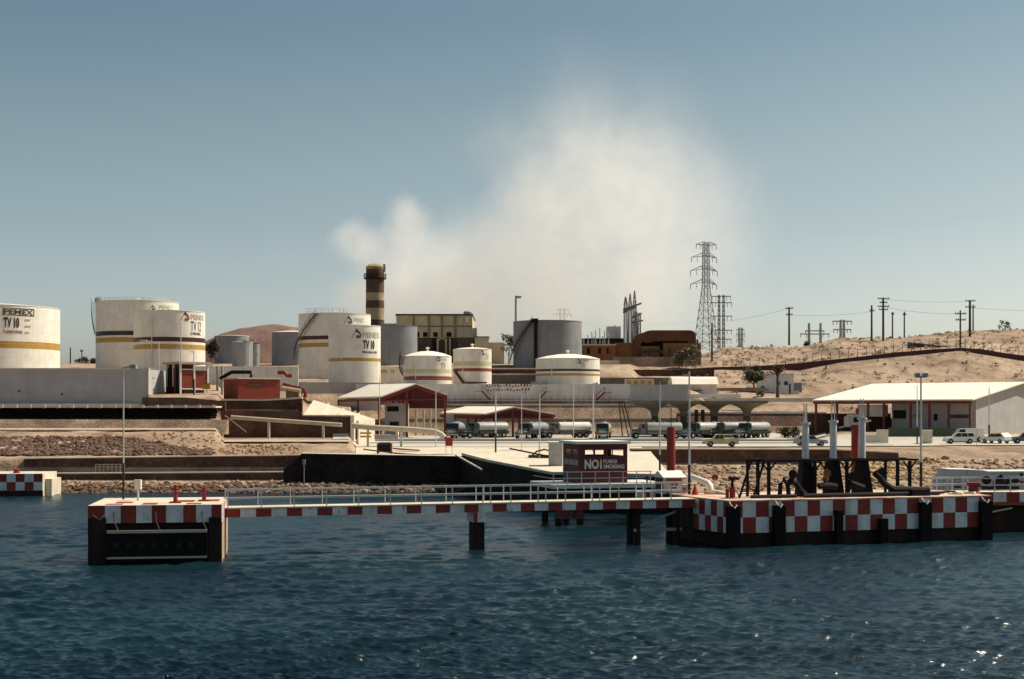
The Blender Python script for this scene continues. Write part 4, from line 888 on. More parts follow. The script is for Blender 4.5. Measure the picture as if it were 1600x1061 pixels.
def pole(px, ytop, ybase, D, arms, label, r=.17, m=None, group='utility poles on the hill'):
    c = X(px, D); zb, zt = Z(ybase, D)-.5, Z(ytop, D); p = thing('utility_pole', label, 'pole', (c, D, 0), 0, group)
    MB().cyl((0,0,zb), (0,0,zt), r*1.25, r, 8).build('post', m or M['wood'], p)
    for y, h in arms:
        z = Z(y, D); mb = MB(); s = D/F; mb.box(-h*s, h*s, -r-.16, -r*.9, z-.13, z+.13)
        for k in (-.9, -.45, .45, .9): mb.cyl((k*h*s, -r-.08, z+.13), (k*h*s, -r-.08, z+.5), .08, n=6)
        mb.build('cross_arm', m or M['wood'], p)
    return p
pole(1233, 480, 537, 432, [(482, 6), (492, 5)], 'wooden pole with two crossarms at the left end of the hill crest', .26)
pole(1362, 477, 534, 430, [(486, 4)], 'wooden pole left of the tallest pole on the crest', .26)
pole(1380, 465, 533, 430, [(467, 9), (473, 6), (479, 9), (484, 7)], 'tallest wooden pole with four crossarms on the crest', .30)
pole(1394.5, 488, 531, 440, [(491, 2)], 'slim pole right of the tallest pole on the crest', .2)
pole(1413, 487, 530, 440, [(492, 2.5)], 'slim pole standing alone between the two pole groups', .2)
pole(1500.5, 485, 551, 366, [(490.5, 9), (500, 8)], 'dark pole where the long conduit turns on the hilltop', .2)
pole(1515.5, 469, 536, 425, [(470.5, 8), (480, 8)], 'thick pole with two crossarms behind the conduit bend', .33)
pole(1520.5, 476, 521, 452, [], 'bare pole close behind the thick pole', .2)
pole(1112.5, 505, 562, 350, [], 'bare dark pole at the right end of the generator', .2)
pole(110, 543, 570, 400, [], 'short bare pole on the skyline right of the big left tank', .18)
pole(128, 548, 570, 405, [(549, 2)], 'short pole in the distant trees left of the tank pair', .15)
for k, (a, b) in enumerate((((905, 507, 420), (1085, 503, 468)), ((1108, 505, 470), (1233, 482, 432)), ((1233, 492, 432), (1362, 487, 430)), ((1380, 467, 430), (1515, 470.5, 425)), ((1515, 481, 425), (1720, 484, 410)), ((1380, 479, 430), (1500, 490.5, 366)))):
    A, B = P(*a), P(*b); pts = [A.lerp(B, i/12)-Vector((0,0,4*.6*(i/12)*(1-i/12))) for i in range(13)]
    o = MB().path(pts, .035, 4).build('power_line', M['tower_steel']); tag(o, ['thin power line from the grey tank to the tallest pylon','thin power line from the tallest pylon to the first crest pole','thin power line between the first two crest poles','thin power line from the tallest crest pole to the thick pole','thin power line running off the right edge','thin power line down to the dark conduit bend pole'][k], 'power line', 'power lines')
# tall floodlight mast by the grey tank
fl = thing('floodlight_mast', 'tall thin floodlight mast at the left of the large grey tank', 'light mast', (X(806, 345), 345, 0))
MB().cyl((0,0,18), (0,0,Z(462,345)), .35, .24, 8).build('post', M['steel'], fl); MB().box(.1, 1.3, -.3, .3, Z(466,345), Z(462.5,345)).build('lamp_head', M['steel'], fl)
# ================================================================ BUILDINGS ON THE QUAY
def V3(px, py, D): return P(px, py, D)
def shed(name, label, fl, fa, fr, bl, ba, floor_z, cols, fascia=.55):
    """open gabled shed: front eave left, apex, front eave right, back eave left, back apex, as points"""
    fl, fa, fr, bl, ba = map(Vector, (fl, fa, fr, bl, ba)); br = ba + (fr-fa)
    c = (fl+fr)/2; root = thing(name, label, 'shed', (c.x, c.y, floor_z))
    o = Vector((c.x, c.y, floor_z)); L = lambda p: p - o
    up = Vector((0, 0, .22)); ov = (fl-bl).normalized()*.5
    mb = MB()
    for a, b, c2, d in ((fl, fa, ba, bl), (fa, fr, br, ba)):
        mb.hexa([L(a+ov), L(b+ov), L(c2), L(d)], [L(a+ov)+up, L(b+ov)+up, L(c2)+up, L(d)+up])
    mb.build('roof', M['white_roof'], root)
    mb = MB(); ov2 = ov*1.04
    for a, b in ((fl, fa), (fa, fr)): mb.hexa([L(a+ov2)-Vector((0,0,fascia)), L(b+ov2)-Vector((0,0,fascia)), L(b+ov*.6)-Vector((0,0,fascia)), L(a+ov*.6)-Vector((0,0,fascia))], [L(a+ov2)-Vector((0,0,.004)), L(b+ov2)-Vector((0,0,.004)), L(b+ov*.6)-Vector((0,0,.004)), L(a+ov*.6)-Vector((0,0,.004))])
    mb.build('fascia', M['red_steel'], root)
    mb = MB(); mb.beam(L(fl)-Vector((0,0,.35)), L(bl)-Vector((0,0,.35)), .18, .4); mb.beam(L(fr)-Vector((0,0,.35)), L(br)-Vector((0,0,.35)), .18, .4); mb.build('eave_beam', M['red_steel'], root)
    gp = MB(); dn = Vector((0,0,.75)); q1, q2, q3 = L(fl.lerp(bl,.06)), L(fa.lerp(ba,.06)), L(fr.lerp(br,.06)); th_ = (bl-fl).normalized()*.12  # dark infill added to stand in for the shade inside the open gable
    gp.add([q1-Vector((0,0,.1)), q2-Vector((0,0,.1)), q3-Vector((0,0,.1)), q3-dn, q1-dn, q1-Vector((0,0,.1))+th_, q2-Vector((0,0,.1))+th_, q3-Vector((0,0,.1))+th_, q3-dn+th_, q1-dn+th_], [(0,1,2,3,4),(9,8,7,6,5),(0,5,6,1),(1,6,7,2),(2,7,8,3),(3,8,9,4),(4,9,5,0)]); gp.build('gable_shade_panel', M['maroon'], root)
    # trusses
    for f in (.0, .33, .66, .98):
        mb = MB(); A, B, C2 = L(fl.lerp(bl, f)), L(fa.lerp(ba, f)), L(fr.lerp(br, f)); dz = Vector((0,0,.62))
        mb.beam(A-dz, C2-dz, .16, .22)
        for t_ in (.25, .5, .75):
            q = (A-dz).lerp(C2-dz, t_); top = (A.lerp(B, t_*2) if t_ <= .5 else B.lerp(C2, t_*2-1))-Vector((0,0,.1)); mb.beam(q, top, .1)
        mb.build('truss', M['red_steel'], root)
    for t_, f in cols:
        p = (fl.lerp(fr, t_)).lerp(bl.lerp(br, t_), f); z1 = (fl.z+(fa.z-fl.z)*min(1, 2*min(t_, 1-t_))) - floor_z - .3
        MB().box(p.x-o.x-.2, p.x-o.x+.2, p.y-o.y-.2, p.y-o.y+.2, -.3, z1).build('column', M['red_steel'], root)
    return root, o, (fl, fa, fr, bl, ba, br)
sA, oA, kA = shed('open_shed', 'taller open sided shed with white roof and dark red gable', V3(594,621,250), V3(648,601,250), V3(697,618,250), V3(528,623,268), V3(577,602.5,268), 4.1,
    [(0, .02), (1, .02), (.42, .02), (.6, .35), (.78, .6), (0, .5), (0, .98), (1, .98), (.9, .98)], .6)
q = lambda px, D: X(px, D)-oA.x
MB().box(q(601,254), q(634,254), 254-oA.y, 262-oA.y, -.3, Z(630,254)-4.1).build('inner_wall', M['grey_wall'], sA)
o = MB().box(q(605,254), q(623,254), 253.9-oA.y, 253.998-oA.y, Z(643,254)-4.1, Z(635,254)-4.1).build('window', M['black'], sA)
o = MB().box(q(609,254), q(623,254), 253.9-oA.y, 253.998-oA.y, Z(667,254)-4.1, Z(659,254)-4.1).build('window', M['black'], sA)
a, b = kA[0]-oA, kA[3]-oA; s_ = Vector((.35, 0, 0))
MB().hexa([a.lerp(b,.03)-Vector((0,0,2.3)), b-Vector((0,0,2.3)), b-Vector((0,0,2.3))+s_, a.lerp(b,.03)-Vector((0,0,2.3))+s_], [a.lerp(b,.03)-Vector((0,0,.6)), b-Vector((0,0,.6)), b-Vector((0,0,.6))+s_, a.lerp(b,.03)-Vector((0,0,.6))+s_]).build('side_wall', M['grey_wall'], sA)
MB().box(q(634,262)+.02, q(697,262), 266-oA.y, 266.4-oA.y, Z(638,262)-4.1, Z(620,262)-4.1).build('back_wall', M['maroon'], sA)
for px in (650, 662, 672): MB().cyl((q(px,258), 258-oA.y, 0), (q(px,258), 258-oA.y, 5), .22, n=8).build('standpipe', M['pipe'], sA)

sB, oB, kB = shed('open_shed', 'lower open sided shed with white roof over the parked tank trucks', V3(756,648,250), V3(801,637,250), V3(865,648,250), V3(688,646.3,262), V3(728,636.5,262), 4.1,
    [(.43, .02), (.08, .3), (.0, .02), (.93, .6), (.55, .6)], .4)
q = lambda px, D: X(px, D)-oB.x
MB().box(q(697,258), q(756,258), 258-oB.y, 258.3-oB.y, -.3, Z(647,258)-4.1).build('side_wall', M['grey_wall'], sB)
for px in (710, 730, 752): MB().box(q(px,257.9), q(px+1.8,257.9), 257.8-oB.y, 257.995-oB.y, -.3, Z(647.5,258)-4.1).build('column', M['red_steel'], sB)

# concrete umbrella canopy
ca = thing('umbrella_canopy', 'row of flared raw concrete umbrella canopies over the filling bays', 'canopy', (0, 254, 4.2))
for px, hl, hr in ((1023, 44, 22.3), (1068, 22.3, 23.7), (1116, 23.7, 24.8), (1167, 25.8, 27)):
    D = 254; s = D/F; c = X(px, D); z0 = Z(650, D)-4.2; z1 = Z(630, D)-4.2; z2 = Z(626.5, D)-4.2; w = .55; mb = MB()
    x0, x1 = c-hl*s+.01, c+hr*s-.01
    n = 5; prev = [(c-w,-w,z0),(c+w,-w,z0),(c+w,w,z0),(c-w,w,z0)]
    for k in range(1, n+1):
        f = k/n; g = f**1.9; e = z0+(z1-z0)*(f**.62)
        ring = [((c-w)+(x0-c+w)*g, -w-(4.2-w)*g, e), ((c+w)+(x1-c-w)*g, -w-(4.2-w)*g, e), ((c+w)+(x1-c-w)*g, w+(4.2-w)*g, e), ((c-w)+(x0-c+w)*g, w+(4.2-w)*g, e)]
        mb.add(prev+ring, [(0,1,5,4),(1,2,6,5),(2,3,7,6),(3,0,4,7)]); prev = ring
    mb.box(x0, x1, -4.2, 4.2, z1, z2)
    sh = mb.build('shell', M['canopy'], ca)
    MB().box(c-w, c+w, -w, w, -.4, z0-.003).build('column', M['dark_masonry'], ca)
for px in (1088, 1098): MB().box(X(px,254)-.3, X(px,254)+.3, -.3, .3, -.4, Z(640,254)-4.2).build('post', M['dark_green'], ca)
MB().box(X(1076,256), X(1152,256), -2, 4, Z(621,254)-4.2, Z(616,254)-4.2).build('roof_slab', M['white_roof'], ca)
MB().box(X(1062,255), X(1190,255), 3.4, 3.7, Z(668,255)-4.2, Z(660,255)-4.2).build('pipe_rail', M['dark_masonry'], ca)
# leaning pipes left of the canopy
pl = thing('loading_pipes', 'bundle of slanting loading pipes standing left of the concrete canopy', 'pipes', (X(978,256), 256, 4.1))
for dx0, dx1 in ((-.9, .5), (-.4, 1.2), (-.1, 1.5), (-1.3, -.6)):
    MB().cyl((dx0, 0, Z(626,256)-4.1), (dx1, 0, 0), .11, n=6).build('pipe', M['dark_masonry'] if dx0 < -.3 else M['pipe'], pl)
# stairs over the containment wall
def wall_stair(px0, y0, px1, y1, D, label):
    r = thing('wall_stair', label, 'stair', (X(px0,D), D, Z(y1,D)), 0, 'steel stairs over the containment wall')
    a = Vector((0, 0, Z(y0,D)-Z(y1,D))); b = Vector((X(px1,D)-X(px0,D), 0, 0)); mb = MB()
    for y in (-.5, .5): mb.beam(a+Vector((0,y,0)), b+Vector((0,y,0)), .12, .3)
    for k in range(9): p = a.lerp(b, k/8); mb.box(p.x-.15, p.x+.15, -.5, .5, p.z-.03, p.z+.03)
    mb.build('flight', M['red_steel'], r); mb = MB()
    for y in (-.5, .5): mb.beam(a+Vector((0,y,1)), b+Vector((0,y,1)), .07); mb.beam(a+Vector((0,y,0)), a+Vector((0,y,1)), .06); mb.beam(b+Vector((0,y,0)), b+Vector((0,y,1)), .06)
    mb.build('handrail', M['red_steel'], r)
    sgn = -1 if b.x > 0 else 1; MB().box(min(0, sgn*1.4), max(0, sgn*1.4), -.5, .5, a.z-.08, a.z).build('landing', M['red_steel'], r)
wall_stair(753, 611, 766, 625, 271, 'red steel stair falling to the right on the whitewashed wall')
wall_stair(853, 612, 842, 624, 271, 'red steel stair falling to the left, right of the faded red lettering')
wall_stair(945, 613, 932, 625, 271, 'red steel stair falling to the left near the plain grey wall end')
# pump house
D = 230
pu = thing('pump_house', 'pump house with white frame and two dark red panels', 'pump house', (X(282,D), D, 11.3), math.radians(38))
W2 = 42*D/F/math.cos(math.radians(25)); zt = Z(568.5,D)-11.3; zb_ = Z(614,D)-11.3
for x, y in ((0,0),(W2/2,0),(W2,0),(0,5.2),(W2,5.2),(0,2.6)): MB().box(x-.14, x+.14, y-.14, y+.14, -.2, zt).build('post', M['white'], pu)
MB().box(-.5, W2+.5, -.5, 5.8, zt+.003, zt+.35).build('roof', mat('pinkish_roof_slab', (.50,.36,.27), (.40,.28,.2)), pu)
for x0, x1 in ((.15, W2/2-.15), (W2/2+.15, W2-.15)): MB().box(x0, x1, -.05, .05, Z(606,D)-11.3, Z(578.5,D)-11.3).build('panel', M['red_panel'], pu)
for z_ in (577, 607.5): MB().box(.15, W2-.15, -.1, .1, Z(z_+.8,D)-11.3, Z(z_-.8,D)-11.3).build('beam', M['white'], pu)
MB().box(.6, W2-.6, .1, 4.8, zb_-.6, Z(609,D)-11.3).build('plinth', M['brown_stone'], pu); MB().box(.2, W2-.2, 4.9, 5.1, 0, zt-.01).build('back_wall', M['dark_masonry'], pu)
for y in (1.1, 2.0, 3.4, 4.2): MB().cyl((-.1, y, -.2), (-.1, y, zt-.6), .2, n=8).build('pipe', M['dark_steel'] if y != 2.0 else M['red_steel'], pu)
MB().box(-1.2, .6, 2, 2.8, .3, 1.5).build('pump', M['dark_steel'], pu)
def valve(px, py, D, col, label, name='valve', s=1.0):
    r = thing(name, label, 'valve', P(px, py, D)); 
    MB().lathe([(.3*s,0),(.3*s,.12*s),(.13*s,.14*s),(.13*s,.55*s),(.24*s,.58*s),(.24*s,.8*s),(.05*s,.85*s),(.05*s,1.2*s)], 12).build('body', col, r, smooth=True)
    mb = MB(); mb.lathe([(.28*s,1.18*s),(.36*s,1.2*s),(.28*s,1.24*s)], 14); mb.beam((-.3*s,0,1.2*s),(.3*s,0,1.2*s),.05*s); mb.beam((0,-.3*s,1.2*s),(0,.3*s,1.2*s),.05*s); mb.build('hand_wheel', M['red'], r)
    return r
valve(236, 609, 228, M['red'], 'red valve standing on the pale terrace beside the grey wall', s=1.6)
def block(name, label, cat, px0, px1, y0, y1, D, dep, m, rz=0., bev=None):
    w_ = (px1-px0)*D/F; h = (y1-y0)*D/F; r = thing(name, label, cat, (X(px0,D), D, Z(y1,D)), rz); MB().box(0, w_, 0, dep, 0, h).build('body', m, r); return r, w_, h
r, w_, h = block('valve_box', 'ochre yellow valve box at the right foot of the pump house', 'box', 316, 328, 600, 608, 229.4, .9, M['yellow']); MB().box(-.05, w_+.05, -.05, .95, h+.002, h+.1).build('lid', M['orange_ochre'], r)
r, w_, h = block('red_block', 'dark red clad block building with a dark sign near its top', 'building', 372, 441, 592, 626.5, 224, 7, M['red_panel'], math.radians(30))
MB().box(-.15, w_+.15, -.15, 7.15, h+.003, h+.22).build('coping', M['cap'], r); MB().box(1.6, 4.4, -.06, -.003, h-1.05, h-.5).build('sign', M['letter_dark'], r)
pp = thing('process_pipe', 'dark overhead pipe with red legs behind the dark red block', 'pipe', (0, 240, 0))
MB().path([(X(344,240),0,Z(592,240)),(X(352,240),0,Z(587,240)),(X(362,240),0,Z(581.5,240)),(X(392,240),0,Z(581.5,240)),(X(392,240),0,Z(592,240))], .32, 8).build('pipe', M['dark_steel'], pp)
for px in (339.5, 347): MB().cyl((X(px,240),0,11.5),(X(px,240),0,Z(572,240)),.22,n=8).build('leg', M['letter_faint'], pp)
pp = thing('process_pipe', 'red elbow pipe bending down right of the dark red block', 'pipe', (0, 232, 0))
MB().path([(X(442,232),0,Z(600,232)),(X(456,232),0,Z(604,232)),(X(470,232),0,Z(607,232)),(X(475,232),0,Z(609,232)),(X(477,232),0,Z(614,232)),(X(477,232),0,Z(621,232))], .3, 8).build('pipe', M['red_steel'], pp)
MB().path([(X(441,231),-1,Z(606,232)),(X(470,231),-1,Z(611,232))], .3, 8).build('pipe', M['pipe'], pp)
MB().box(X(446,232), X(466,232), .5, 2, Z(622,232), Z(609,232)).build('pump', M['canopy'], pp)
pp = thing('process_pipe', 'short red pipe poking over the white wall behind the dark red block', 'pipe', (0, 250, 0))
MB().path([(X(434,250),0,Z(582,250)),(X(444,250),0,Z(582,250)),(X(449,250),0,Z(587,250)),(X(456,250),0,Z(587,250))], .35, 8).build('pipe', M['red_steel'], pp)
# long pale pipes along the quay
def pipe_line(label, pts, r, legs, m=M['pipe'], group='pale pipes on the quay'):
    p = thing('pipeline', label, 'pipe', (0,0,0), 0, group); W = [P(*a) for a in pts]
    MB().path(W, r, 10).build('pipe', m, p, smooth=True)
    for px, D in legs:
        for a, b in zip(pts, pts[1:]):
            if a[0] <= px <= b[0]:
                f = (px-a[0])/(b[0]-a[0]); q_ = P(*a).lerp(P(*b), f); MB().box(q_.x-.16, q_.x+.16, q_.y-.2, q_.y+.2, ground(px, q_.y)-.3, q_.z-r*.9).build('support', M['cap'], p)
    return p
pipe_line('pale pipe sloping along the foot of the big brown stone wall', [(361,652,211),(440,657.5,211),(534,664,211)], .32, [(420,211),(505,211)])
pipe_line('pale pipe from the wall end to the quay in front of the taller shed', [(550,665,206),(580,668,206),(640,671,206),(680,674.5,206),(690,679,206),(694,684,206)], .42, [(575,206),(627,206)])
mb = MB(); mb.path([P(352,650,211.5), P(385,676,203)], .12, 6); o = mb.build('drain_pipe', M['canopy']); tag(o, 'thin pipe slanting down from the left end of the pale pipe', 'pipe')
r, w_, h = block('concrete_pad', 'pale concrete duct box under the pipe before the taller shed', 'box', 585, 622, 679, 686, 207, 1.5, M['grey_wall']); MB().box(w_*.9, w_, -.1, 1.6, h+.003, h+.9).build('pillar', M['cap'], r)
mb = MB(); 
r = thing('barrier', 'yellow striped barrier and red post at the end of the brown wall', 'barrier', (X(555,204), 204, 4.8)); MB().box(0,.3,0,.3,0,1.6).build('post', M['rust'], r); MB().box(.7,2.3,.05,.2,.3,.55).build('rail', M['yellow'], r); MB().box(.7,2.3,.05,.2,.8,1.05).build('rail', M['yellow'], r)
# quay furniture
def bollard(px, D, label, s=1.0, m=M['dark_steel']):
    r = thing('bollard', label, 'bollard', (X(px,D), D, ground(px,D)+.12), 0, 'dark bollards along the quay')
    MB().lathe([(.34*s,0),(.34*s,.08),(.24*s,.12),(.22*s,.5*s),(.36*s,.62*s),(.36*s,.8*s),(.1*s,.9*s),(.02,.91*s)], 14).build('post', m, r, smooth=True); return r
bollard(544, 163, 'black bollard near the left end of the quay wall', 1.3)
bollard(809, 157.5, 'black bollard on the causeway right of the bare pole', 1.4)['label'] = 'black bollard on the pale causeway deck'
wi = thing('winch', 'dark drum winch with a long rusty bar lying on the quay', 'winch', (X(601,172), 172, 3.8)); MB().cyl((-.7,0,.75),(.7,0,.75),.62,n=14).build('drum', M['dark_steel'], wi, smooth=True); MB().box(-.9,-.72,-.6,.6,0,1.2).build('frame', M['rust'], wi); MB().box(.72,.9,-.6,.6,0,1.2).build('frame', M['rust'], wi); MB().beam((1,0,.6),(4.2,.5,.35),.16,.16).build('bar', M['rust'], wi)
mb = MB(); mb.path([P(568,702,172), P(620,708.5,168), P(680,712.5,166), P(728,716,163)], .09, 6); o = mb.build('rusty_pipe', M['rust']); tag(o, 'long thin rusty pipe lying on the quay beside the winch', 'pipe')
sg2 = thing('warning_sign', 'small red square sign on two legs on the quay', 'sign', (X(701.5,172), 172, 3.75)); MB().box(-.45,.45,-.03,.03,.95,2.0).build('board', M['red'], sg2); MB().box(-.4,-.33,.031,.1,0,1.95).build('leg', M['mast'], sg2); MB().box(.33,.4,.031,.1,0,1.95).build('leg', M['mast'], sg2)
cr = thing('anchor_gear', 'rusty crane boom and hooks lying on the causeway by the grey kiosk', 'gear', (X(830,150), 150, 3.8)); MB().beam((-2.3,0,1.2),(2.2,0,.3),.14,.16).build('boom', M['dark_steel'], cr); MB().path([(0,0,.4),(.6,0,.9),(1.4,0,1.1),(2.2,0,.9),(2.8,0,.2)],.1,6).build('hoop', M['rust'], cr); MB().box(-.3,2.6,.3,1.0,0,.5).build('skid', M['dark_masonry'], cr)
r, w_, h = block('kiosk', 'weathered pale grey kiosk just left of the red booth', 'kiosk', 858, 879, 692, 735, 136, 2.2, M['grey_wall']); MB().box(-.12, w_+.12, -.12, 2.32, h+.003, h+.12).build('roof', M['white_roof'], r); MB().box(.42, .9, -.04, -.003, 0, 1.5).build('door', M['letter_faint'], r)
# warehouse on the right
wz = 5.4; wh = thing('warehouse', 'big white roofed warehouse with red columns and a tall grey gable', 'building', (X(1525,228), 228, wz), math.radians(-39.1))
ez, rzz = 10.55-wz, 13.65-wz
mb = MB()
for y0, y1, z0, z1 in ((-3.6, 20, ez, rzz), (20, 43.6, rzz, ez)): mb.hexa([(-27,y0,z0),(.9,y0,z0),(.9,y1,z1),(-27,y1,z1)], [(-27,y0,z0+.2),(.9,y0,z0+.2),(.9,y1,z1+.2),(-27,y1,z1+.2)])
mb.build('roof', M['white_roof'], wh)
mb = MB(); g = [(0,-.4),(40,-.4),(40,ez+.45),(20,rzz-.02),(0,ez+.45)]; mb.prism([(a,b) for a,b in g], -.35, 0, axis='x'); mb.build('gable_wall', M['grey_wall'], wh)
MB().box(-14, -.36, 0, .35, -.4, ez+.4).build('front_wall', M['grey_wall'], wh)
MB().box(-14.3, -14.01, 0, 30, -.4, ez+.4).build('partition', M['grey_wall'], wh)
MB().box(-26.9, .6, -3.5, -3.25, ez-.5, ez-.01).build('eave_beam', M['red_steel'], wh)
for x in (-26.5, -22.6, -17, -14.2, -9.6, -6.4, -3.2, .3): MB().box(x-.16, x+.16, -3.4, -3.1, -.3, ez-.5).build('column', M['red_steel'], wh)
for k in range(9): MB().beam((-26.2+k*3.2,-3.2,ez-.25),(-26.2+k*3.2,0 if k>3 else 18,ez+.22 if k>3 else rzz-.6),.14,.25).build('rafter', M['red_steel'], wh)
MB().box(-10.9,-8.9,-.06,-.003,2.3,2.9).build('wall_sign', M['letter_faint'], wh)
MB().box(-10.7,-9.1,-.085,-.062,2.7,2.85).box(-10.7,-9.3,-.085,-.062,2.4,2.52).build('faded_lettering', M['letter_red'], wh)
MB().box(-14,-11.8,-.06,-.003,2.2,3.6).build('window', M['black'], wh); MB().box(-7,-6.4,-.06,-.003,1.9,3.0).build('window', M['black'], wh); MB().box(-4.6,-1.2,-.06,-.003,2.3,2.9).build('shelf', M['dark_masonry'], wh)
MB().box(-27.5,-14.35,12,12.3,-.4,2.2).build('back_wall', M['dark_masonry'], wh)
MB().box(-20,-15.5,-1,1.2,ez-2.6,ez-.6).build('hanging_sign', M['blue_white'], wh)
r, w_, h = block('green_wall', 'low green painted wall in front of the warehouse', 'wall', 1388, 1500, 668.5, 684, 221, .4, M['pump_green'])
r, w_, h = block('dark_wall', 'dark shaded retaining wall left of the warehouse columns', 'wall', 1262, 1392, 646, 690, 246, .5, M['brown_stone'])
r, w_, h = block('low_wall', 'low cream wall with two pillars by the road before the warehouse', 'wall', 1350, 1388, 679, 692, 214, .5, M['cap']); MB().box(w_*.55, w_, -.05, .6, h+.003, h+.75).build('pillar', M['cap'], r)
r, w_, h = block('meter_kiosk', 'small cream meter kiosk beside the tall lamp post by the road', 'kiosk', 1444, 1457, 673, 692, 214, 1, M['cap']); MB().box(-.08, w_+.08, -.08, 1.08, h+.003, h+.1).build('lid', M['white_roof'], r)
# low white building and houses behind
bb = thing('barrel_building', 'long low white roofed building above the concrete canopy', 'building', (X(1044,290), 290, Z(613,290))); s = 290/F
L_ = 76*s; MB().box(0, L_, 0, 8, -1, 12.5*s).build('wall', M['white_wall'], bb)
mb = MB(); mb.prism([(-.5,12.5*s+.003),(8.5,12.5*s+.003),(7,19*s),(4,25*s),(1.2,22.5*s)], .8, L_+.3, axis='x'); mb.build('roof', M['white_roof'], bb)
MB().box(0, L_-3, -.9, -.003, 2.2*s, 3.4*s).build('ledge', M['dark_masonry'], bb)
r, w_, h = block('yellow_wall', 'low wall with worn yellow panels behind the grey wall end', 'wall', 976, 1022, 592, 602, 286, .4, M['cap'])
for k in range(4): MB().box(.4+k*1.4, 1.3+k*1.4, -.06, -.003, .15, .95).build('panel', M['yellow'], r)
ho = thing('house', 'grey gabled house with a lean-to behind the palm tree', 'house', (X(1184,305), 305, Z(616,305)), math.radians(-8)); s = 305/F
mb = MB(); w_ = 55*s; mb.prism([(0,-1),(w_,-1),(w_,31*s),(w_*.40,31*s),(w_*.36,25*s),(0,20*s)], 0, 9); mb.build('wall', M['blue_white'], ho)
MB().box(w_*.38, w_+.15, -.2, 9.2, 31*s+.003, 32.2*s).build('roof', M['grey_wall'], ho); MB().box(w_*.52, w_*.62, -.05, -.003, 14*s, 20*s).box(w_*.74, w_*.84, -.05, -.003, 14*s, 20*s).build('window', M['glass'], ho)
MB().box(w_+.01, w_+13*s, .4, 6, -1, 18*s).build('lean_to', M['grey_tank'], ho); MB().box(w_*.45, w_+8*s, -2, -1.8, -1, 5*s).build('front_wall', M['white_wall'], ho)
mb = MB(); mb.box(0, .35, 0, .35, 0, 16*s); o = mb.build('chimney_pipe', M['truck_black']); o.location = (X(1233,300), 300, Z(616,300)); tag(o, 'short dark flue pipe in front of the grey house', 'pipe')
r, w_, h = block('terrace_step', 'low tan step wall in the yard below the palm tree', 'wall', 1060, 1275, 622, 628, 276, .5, M['cap'])
r, w_, h = block('terrace_step', 'upper low tan step wall left of the palm tree', 'wall', 1118, 1200, 606, 611, 292, .5, M['tan_stone'])

# ================================================================ LAMP POSTS
def lamp_post(px, yt, D, label, zbase=None, dark=0.0, arm=1.0, r=.07, style='head', group='lamp posts'):
    zb = ground(px, D) if zbase is None else zbase; h = Z(yt, D)-zb
    p = thing('lamp_post', label, 'lamp post', (X(px,D), D, zb), 0, group)
    MB().cyl((0,0,h*dark), (0,0,h), r*1.15, r*.85, 8).build('post', M['mast'], p)
    if dark: MB().cyl((0,0,-.1), (0,0,h*dark-.002), r*1.6, r*1.5, 8).build('base', M['dark_green'], p)
    if style == 'head':
        MB().beam((0,0,h-.15), (arm*.75,0,h-.05), .07).build('arm', M['steel'], p); MB().box(min(arm*.6,arm*1.1), max(arm*.6,arm*1.1), -.17, .17, h-.2, h+.04).build('lamp_head', M['steel'], p)
    elif style == 'cobra':
        pts = [(0,0,h-.4),(arm*.3,0,h-.1),(arm*.7,0,h+.12),(arm,0,h+.18)]; MB().path(pts, .06, 6).build('arm', M['mast'], p); MB().box(min(arm*.85,arm*1.3), max(arm*.85,arm*1.3), -.2, .2, h+.08, h+.28).build('lamp_head', M['mast'], p)
    elif style == 'cross':
        MB().box(-arm, arm, -.12, .12, h, h+.12).build('arm', M['steel'], p); MB().box(-arm, -arm*.3, -.25, .25, h+.122, h+.32).build('lamp_head', M['steel'], p); MB().box(arm*.3, arm, -.25, .25, h+.122, h+.32).build('lamp_head', M['steel'], p)
    return p
lamp_post(248, 534, 236, 'curved lamp post in front of the white tank pair, left of the pump house', arm=-2.4, r=.09, style='cobra')
lamp_post(303, 547, 226, 'curved lamp post rising over the pump house roof', arm=-2.2, r=.09, style='cobra', dark=.35)
lamp_post(282.5, 498, 256, 'tall bare white mast behind the pump house corner', r=.08, style='none')
lamp_post(389, 534, 262, 'pale mast with a crosspiece in front of the silver drums', arm=1.2, r=.11, style='cross')
lamp_post(593, 590, 240, 'thin bare mast before the left edge of the taller shed', r=.05, style='none')
lamp_post(681, 612, 204, 'slim lamp post before the right column of the taller shed', arm=.7)
lamp_post(774.5, 603, 176, 'lamp post with a brown base left of the sheds apex on the quay', dark=.30, arm=.6)
lamp_post(815, 612, 182, 'very slim lamp post between the two thicker ones on the causeway', arm=.6, r=.045)
lamp_post(843, 601, 150, 'lamp post with a dark base right before the grey kiosk', dark=.27, arm=.9, style='cross')
lamp_post(896, 590, 185, 'lamp post behind the left side of the red booth roof', r=.05, style='none')
lamp_post(927, 598, 170, 'lamp post with a short arm behind the middle of the red booth', arm=.5, r=.085)
lamp_post(1031, 598, 128, 'lamp post with a dark base left of the thick red riser', zbase=3.2, dark=.22, r=.06, arm=.4, style='none')
lamp_post(1258.5, 632, 190, 'slim double mast behind the left pale riser', r=.08, style='none')
lamp_post(1433, 602, 212, 'shorter lamp post by the cream meter kiosk', dark=.3, r=.07, style='none')
lamp_post(1545.5, 606, 219, 'lamp post in front of the warehouse gable', dark=.3, r=.09, style='none')
lamp_post(1525.5, 668, 200, 'short thin sign pole by the white wagon', r=.05, style='none')
mb = MB(); mb.cyl((0,0,0),(0,0,Z(720,155)-.3),.06,n=6); mb.box(-.15,.15,-.1,.1,Z(726,155)-.3,Z(718,155)-.3); o = mb.build('gauge_post', M['steel']); o.location = (X(475,155),155,.3); tag(o, 'thin pale gauge post standing before the left end of the black quay wall', 'post')

